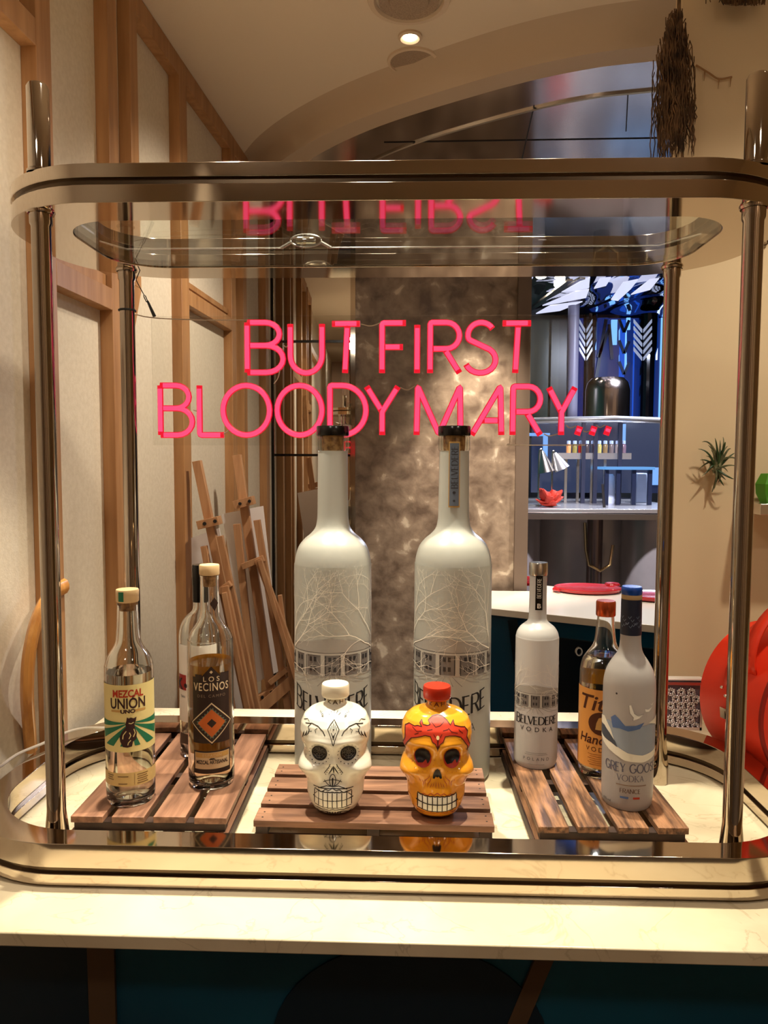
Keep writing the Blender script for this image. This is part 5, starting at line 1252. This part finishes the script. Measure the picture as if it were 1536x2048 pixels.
# columns with fanned capitals
def deco(px, w_, yt, yb, label):
    a = WP(px, 640); t = thing('fluted_column', (a.x, YW-.15, 0), label, 'column', 'dark fluted kitchen columns'); R_ = w_*YW/F/2
    bm = BM(); n = 24
    z1 = WP(px, yb).z; lathe(bm, [(R_*.8, 0), (R_*.8, z1), (R_*1.0, z1+.08), (R_, WP(px, yt).z)], (a.x, YW-.2), 16); obj('shaft', bm, mat('column_black', lin(8, 9, 16), .08, coat=.5), t, 10)
    bm = BM(); 
    for s in (-1, 1):
        for k in range(5):
            y0 = yt+4+k*14
            for q in (0,): 
                P_ = [ony(px+s*1.5, y0+18, YW-.34), ony(px+s*w_*.5, y0-2, YW-.34), ony(px+s*w_*.5, y0+5, YW-.34), ony(px+s*1.5, y0+25, YW-.34)]; f = [bm.verts.new(p) for p in P_]; g_ = [bm.verts.new(p+V(0, .02, 0)) for p in P_]; bm.faces.new(f); bm.faces.new(g_[::-1]); [bm.faces.new([f[i], f[(i+1) % 4], g_[(i+1) % 4], g_[i]]) for i in range(4)]
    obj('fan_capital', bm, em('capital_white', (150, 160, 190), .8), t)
deco(1286, 36, 636, 716, 'black fluted kitchen column with a white feather capital beside the back right post')
deco(1172, 26, 636, 700, 'dim black column with a faint feather capital left of the blue window')
a = ony(1146, 700, 7.6); t = thing('steel_duct', (a.x, 7.6, 1.0), 'pale grey vertical duct in the dark part of the kitchen', 'duct')
bm = BM(); lathe(bm, [(.055, 1.0), (.055, ZKC)], (a.x, 7.6), 24); obj('duct_pipe', bm, mat('duct_grey', lin(120, 116, 134), .4), t)
for i, (x0, x1, g_) in enumerate(((1045, 1098, 'cab_green'), (1099, 1134, 'cab_olive'))):
    wpanel('cabinet_panel', x0, x1, 640, 850, mat(g_, lin(*((14, 46, 40), (22, 28, 24))[i]), .3, emit=None), .2, bw)
streakm = em('reflection_streak', (205, 208, 235), .95)  # added glowing sheets, painted reflections of the steel ceiling, not fittings
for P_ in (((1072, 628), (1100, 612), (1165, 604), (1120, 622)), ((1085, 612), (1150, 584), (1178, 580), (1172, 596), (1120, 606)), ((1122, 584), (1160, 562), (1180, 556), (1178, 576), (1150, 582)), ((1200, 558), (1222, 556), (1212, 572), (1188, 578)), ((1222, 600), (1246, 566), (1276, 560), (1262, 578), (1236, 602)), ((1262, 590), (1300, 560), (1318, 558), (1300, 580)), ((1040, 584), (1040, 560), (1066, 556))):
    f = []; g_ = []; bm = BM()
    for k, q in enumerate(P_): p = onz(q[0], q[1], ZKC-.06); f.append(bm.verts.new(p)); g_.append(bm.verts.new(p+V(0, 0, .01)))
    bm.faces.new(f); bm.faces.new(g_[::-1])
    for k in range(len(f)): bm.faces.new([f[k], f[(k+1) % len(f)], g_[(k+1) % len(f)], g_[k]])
    obj('reflection_streak', bm, streakm, ck)
# round steel hood body
a = ony(1215, 820, 7.0); t = thing('extractor_hood', (a.x, 7.0, 1.5), 'rounded polished steel hood over the kitchen range', 'hood')
bm = BM(); lathe(bm, [(.20, ony(1215, 836, 7.0).z), (.20, ony(1215, 782, 7).z), (.185, ony(1215, 766, 7).z), (.15, ony(1215, 757, 7).z), (0, ony(1215, 752, 7).z)], (a.x, 7.0), 40); obj('hood_body', bm, mat('hood_steel', (.55, .45, .40, 1), .15, 1), t)
bm = BM(); tube(bm, [ony(1050, 842, 6.6), ony(1130, 840, 6.5), ony(1230, 838, 6.4), ony(1340, 842, 6.4)], .028, 12); obj('rim_rail', bm, steel, t)
# pass shelf with jars
ys = 6.3
zk = ony(1180, 1018, 5.4).z
a, b_ = ony(1110, 906, ys), ony(1256, 908, ys)
t = thing('pass_shelf', ((a.x+b_.x)/2, ys, 1.1), 'dark steel kitchen pass shelf with upright posts', 'shelf'); bm = BM(); box(bm, a.x, b_.x, ys-.1, ys+.15, a.z-.05, a.z); obj('shelf_board', bm, steel, t)
for px in (1132, 1156, 1184, 1210, 1240):
    p = ony(px, 907, ys); bm = BM(); bar(bm, (p.x, ys, zk), (p.x, ys, p.z), .022, .022); obj('shelf_post', bm, silver, t)
for px, x1, yb in ((1168, 0, 985), (1192, 0, 985), (1241, 0, 985)):
    p0 = ony(px, 845, 6.15); bm = BM(); bar(bm, (p0.x, 6.15, zk), p0, .03, .03); obj('screen_post', bm, mat('screen_post', lin(60, 64, 84), .3, .6), t)
jar_cols = [(190, 130, 80), (120, 110, 60), (170, 40, 30), (60, 50, 50), (60, 60, 70), (150, 140, 80), (110, 90, 60), (90, 80, 80), (120, 110, 110), (100, 80, 90)]
jar_names = ['tan', 'olive', 'red', 'dark', 'slate', 'yellow green', 'brown', 'grey', 'pale grey', 'mauve']
for k in range(10):
    px = 1137+k*12.2; p = ony(px, 906, ys); tt = thing('sauce_jar', (p.x, ys, p.z), 'small jar of %s sauce with pale lid on the kitchen pass shelf' % jar_names[k], 'jar', 'jars on the kitchen shelf')
    bm = BM(); lathe(bm, [(0, p.z), (.020, p.z), (.021, p.z+.06), (.014, p.z+.075), (0, p.z+.075)], (p.x, ys), 14); obj('jar', bm, mat('jar_%d' % k, lin(*jar_cols[k]), .2, emit=None), tt)
    bm = BM(); lathe(bm, [(0, p.z+.075), (.016, p.z+.075), (.016, p.z+.10), (0, p.z+.102)], (p.x, ys), 12); obj('lid', bm, mat('jar_lid', lin(170, 190, 225), .2), tt)
# kitchen counter: steel top and curved front
yk = 5.4
zk = ony(1180, 1018, yk).z
t = thing('kitchen_counter', (1.5, yk, 0), 'polished steel kitchen counter with a curved front beyond the passage', 'counter')
xa, xb = ony(1000, 1000, yk).x, ony(1400, 1000, yk).x
bm = BM(); box(bm, xa, xb, yk, 7.2, zk-.03, zk); obj('worktop', bm, steel, t, bevel=.004)
bm = BM(); box(bm, xa, xb, yk-.02, yk+.02, zk-.075, zk-.035); obj('edge_rail', bm, mat('edge_bronze', (.42, .36, .32, 1), .3, 1), t)
bm = BM(); L = []
n = 36
for k in range(n+1):
    a = math.radians(200+140*k/n); x = (xa+xb)/2+.05+.62*math.cos(a); y = yk+.95+.62*math.sin(a)*1.0; L.append((bm.verts.new((x, y, .0)), bm.verts.new((x, y, zk-.08))))
for p_, q_ in zip(L, L[1:]): bm.faces.new([p_[0], q_[0], q_[1], p_[1]])
frm = noise_color(mat('curved_steel', (.5, .47, .46, 1), .3, .45), (.40, .36, .35, 1), (.62, .57, .56, 1), (2, 2, 2), lo=.3, hi=.7, bump=.2, bscale=1.5)
obj('curved_front', bm, frm, t)
for s, px in ((-1, 1052), (1, 1300)):
    p = ony(px, 1100, yk+.1); bm = BM(); lathe(bm, [(.26, 0), (.26, zk-.08)], (p.x+s*.12, yk+.35), 32); obj('curved_cheek', bm, frm, t)
bm = BM(); tube(bm, [ony(x, y, yk+.25) for x, y in ((1170, 1045), (1172, 1100), (1178, 1130), (1200, 1142), (1220, 1130), (1226, 1090))], .012, 8); obj('brass_pipe', bm, mat('pipe_brass', (.8, .62, .34, 1), .2, 1), t)
bm = BM(); a = ony(1193, 1080, yk+.28); lathe(bm, [(.06, .6), (.06, zk-.08)], (a.x, yk+.34), 24); obj('pipe_sleeve', bm, mat('pipe_brown', (.30, .22, .2, 1), .3, .8), t)
# shiny counter strip behind white counter, closes the floor view
# heat lamps
for i, (bx, by, tx, ty, cx1, cy1) in enumerate(((1077, 990, 1079, 898, 1093, 944), (1104, 968, 1104, 902, 1124, 938))):
    yl = 5.8; B0 = ony(bx, by, yl); T = ony(tx, ty, yl); Cn = ony(cx1, cy1, yl)
    t = thing('heat_lamp', (B0.x, yl, zk), ['bright steel cone heat lamp on the kitchen counter, left of the pair', 'darker steel cone heat lamp, right of the pair on the kitchen counter'][i], 'lamp', 'heat lamps')
    bm = BM(); tube(bm, catmull([V(B0.x, yl, zk), V(B0.x, yl, T.z-.06), V(T.x+.01, yl, T.z), ony(tx+6, ty+6, yl)], 5), .008, 8); obj('stem', bm, silver, t)
    bm = BM(); P0 = ony(tx+5, ty+4, yl); tube(bm, [P0, P0.lerp(Cn, .5), Cn], [.014, .04, .062], 20, caps=True); obj('cone_shade', bm, silver if i == 0 else steel, t)
    bm = BM(); lathe(bm, [(0, zk), (.07, zk), (.07, zk+.008), (0, zk+.014)], (B0.x, yl), 20); obj('base', bm, steel, t)
# red cloth
c = ony(1099, 988, 5.62); bm = BM(); bmesh.ops.create_icosphere(bm, subdivisions=4, radius=1)
for v in bm.verts:
    n_ = v.co.normalized(); f = 1+.22*math.sin(5*n_.x+3*n_.z+2)+.16*math.sin(9*n_.z-4*n_.x)+.1*math.sin(13*n_.x+7*n_.y); v.co = V(c.x+n_.x*.080*f, 5.62+n_.y*.07*f, zk+max(0.001, (n_.z*.5+.5)*.115*f))
tag(obj('red_cloth', bm, mat('cloth_red', lin(168, 44, 24), .8)), 'crumpled red cloth on the kitchen counter beside the heat lamps', 'cloth')
bm = BM(); ph = ony(1209, 996, 5.6); tube(bm, [V(ph.x, 5.6, zk), ony(1205, 968, 5.6)], [.011, .009], 8); tag(obj('tap_handle', bm, blackm), 'short black upright handle on the kitchen counter edge', 'handle')
t = thing('dark_metal_frame', (ony(1250, 985, 6.0).x, 6.0, zk), 'dark open metal frame with a pale top on the right of the kitchen counter', 'frame')
A0, B0 = ony(1206, 936, 6.0), ony(1302, 936, 6.0)
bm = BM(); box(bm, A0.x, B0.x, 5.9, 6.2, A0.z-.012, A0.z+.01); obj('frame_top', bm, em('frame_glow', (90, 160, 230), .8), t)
for px in (1210, 1233, 1264, 1296):
    p = ony(px, 940, 6.0); bm = BM(); bar(bm, (p.x, 5.95, zk), (p.x, 5.95, A0.z-.012), .03, .03); obj('frame_leg', bm, mat('frame_navy', lin(22, 30, 52), .3), t)
p0, p1 = ony(1268, 984, 6.3), ony(1292, 946, 6.3); bm = BM(); box(bm, p0.x, p1.x, 6.25, 6.4, zk, p1.z); tag(obj('plate_stack', bm, mat('plates_grey', lin(120, 130, 150), .3), bevel=.01), 'stack of pale plates inside the dark metal frame', 'plates')
p0, p1 = ony(1208, 980, 6.2), ony(1228, 948, 6.2); bm = BM(); lathe(bm, [(0, zk), (.045, zk), (.05, zk+.05), (.042, p1.z-.02), (.03, p1.z), (0, p1.z)], ((p0.x+p1.x)/2, 6.2), 20); tag(obj('white_canister', bm, mat('canister_white', lin(190, 200, 220), .3)), 'small white canister on the kitchen counter behind the black handle', 'canister')
# blue glass screen behind the pass
a, b_ = ony(1062, 985, 6.9), ony(1340, 845, 6.9)
bm = BM(); box(bm, a.x, b_.x, 6.9, 6.93, a.z, b_.z); tag(obj('back_screen', bm, em('screen_blue', (22, 44, 92), .45)), 'lit blue panel behind the jars and the metal frame in the kitchen', 'screen')
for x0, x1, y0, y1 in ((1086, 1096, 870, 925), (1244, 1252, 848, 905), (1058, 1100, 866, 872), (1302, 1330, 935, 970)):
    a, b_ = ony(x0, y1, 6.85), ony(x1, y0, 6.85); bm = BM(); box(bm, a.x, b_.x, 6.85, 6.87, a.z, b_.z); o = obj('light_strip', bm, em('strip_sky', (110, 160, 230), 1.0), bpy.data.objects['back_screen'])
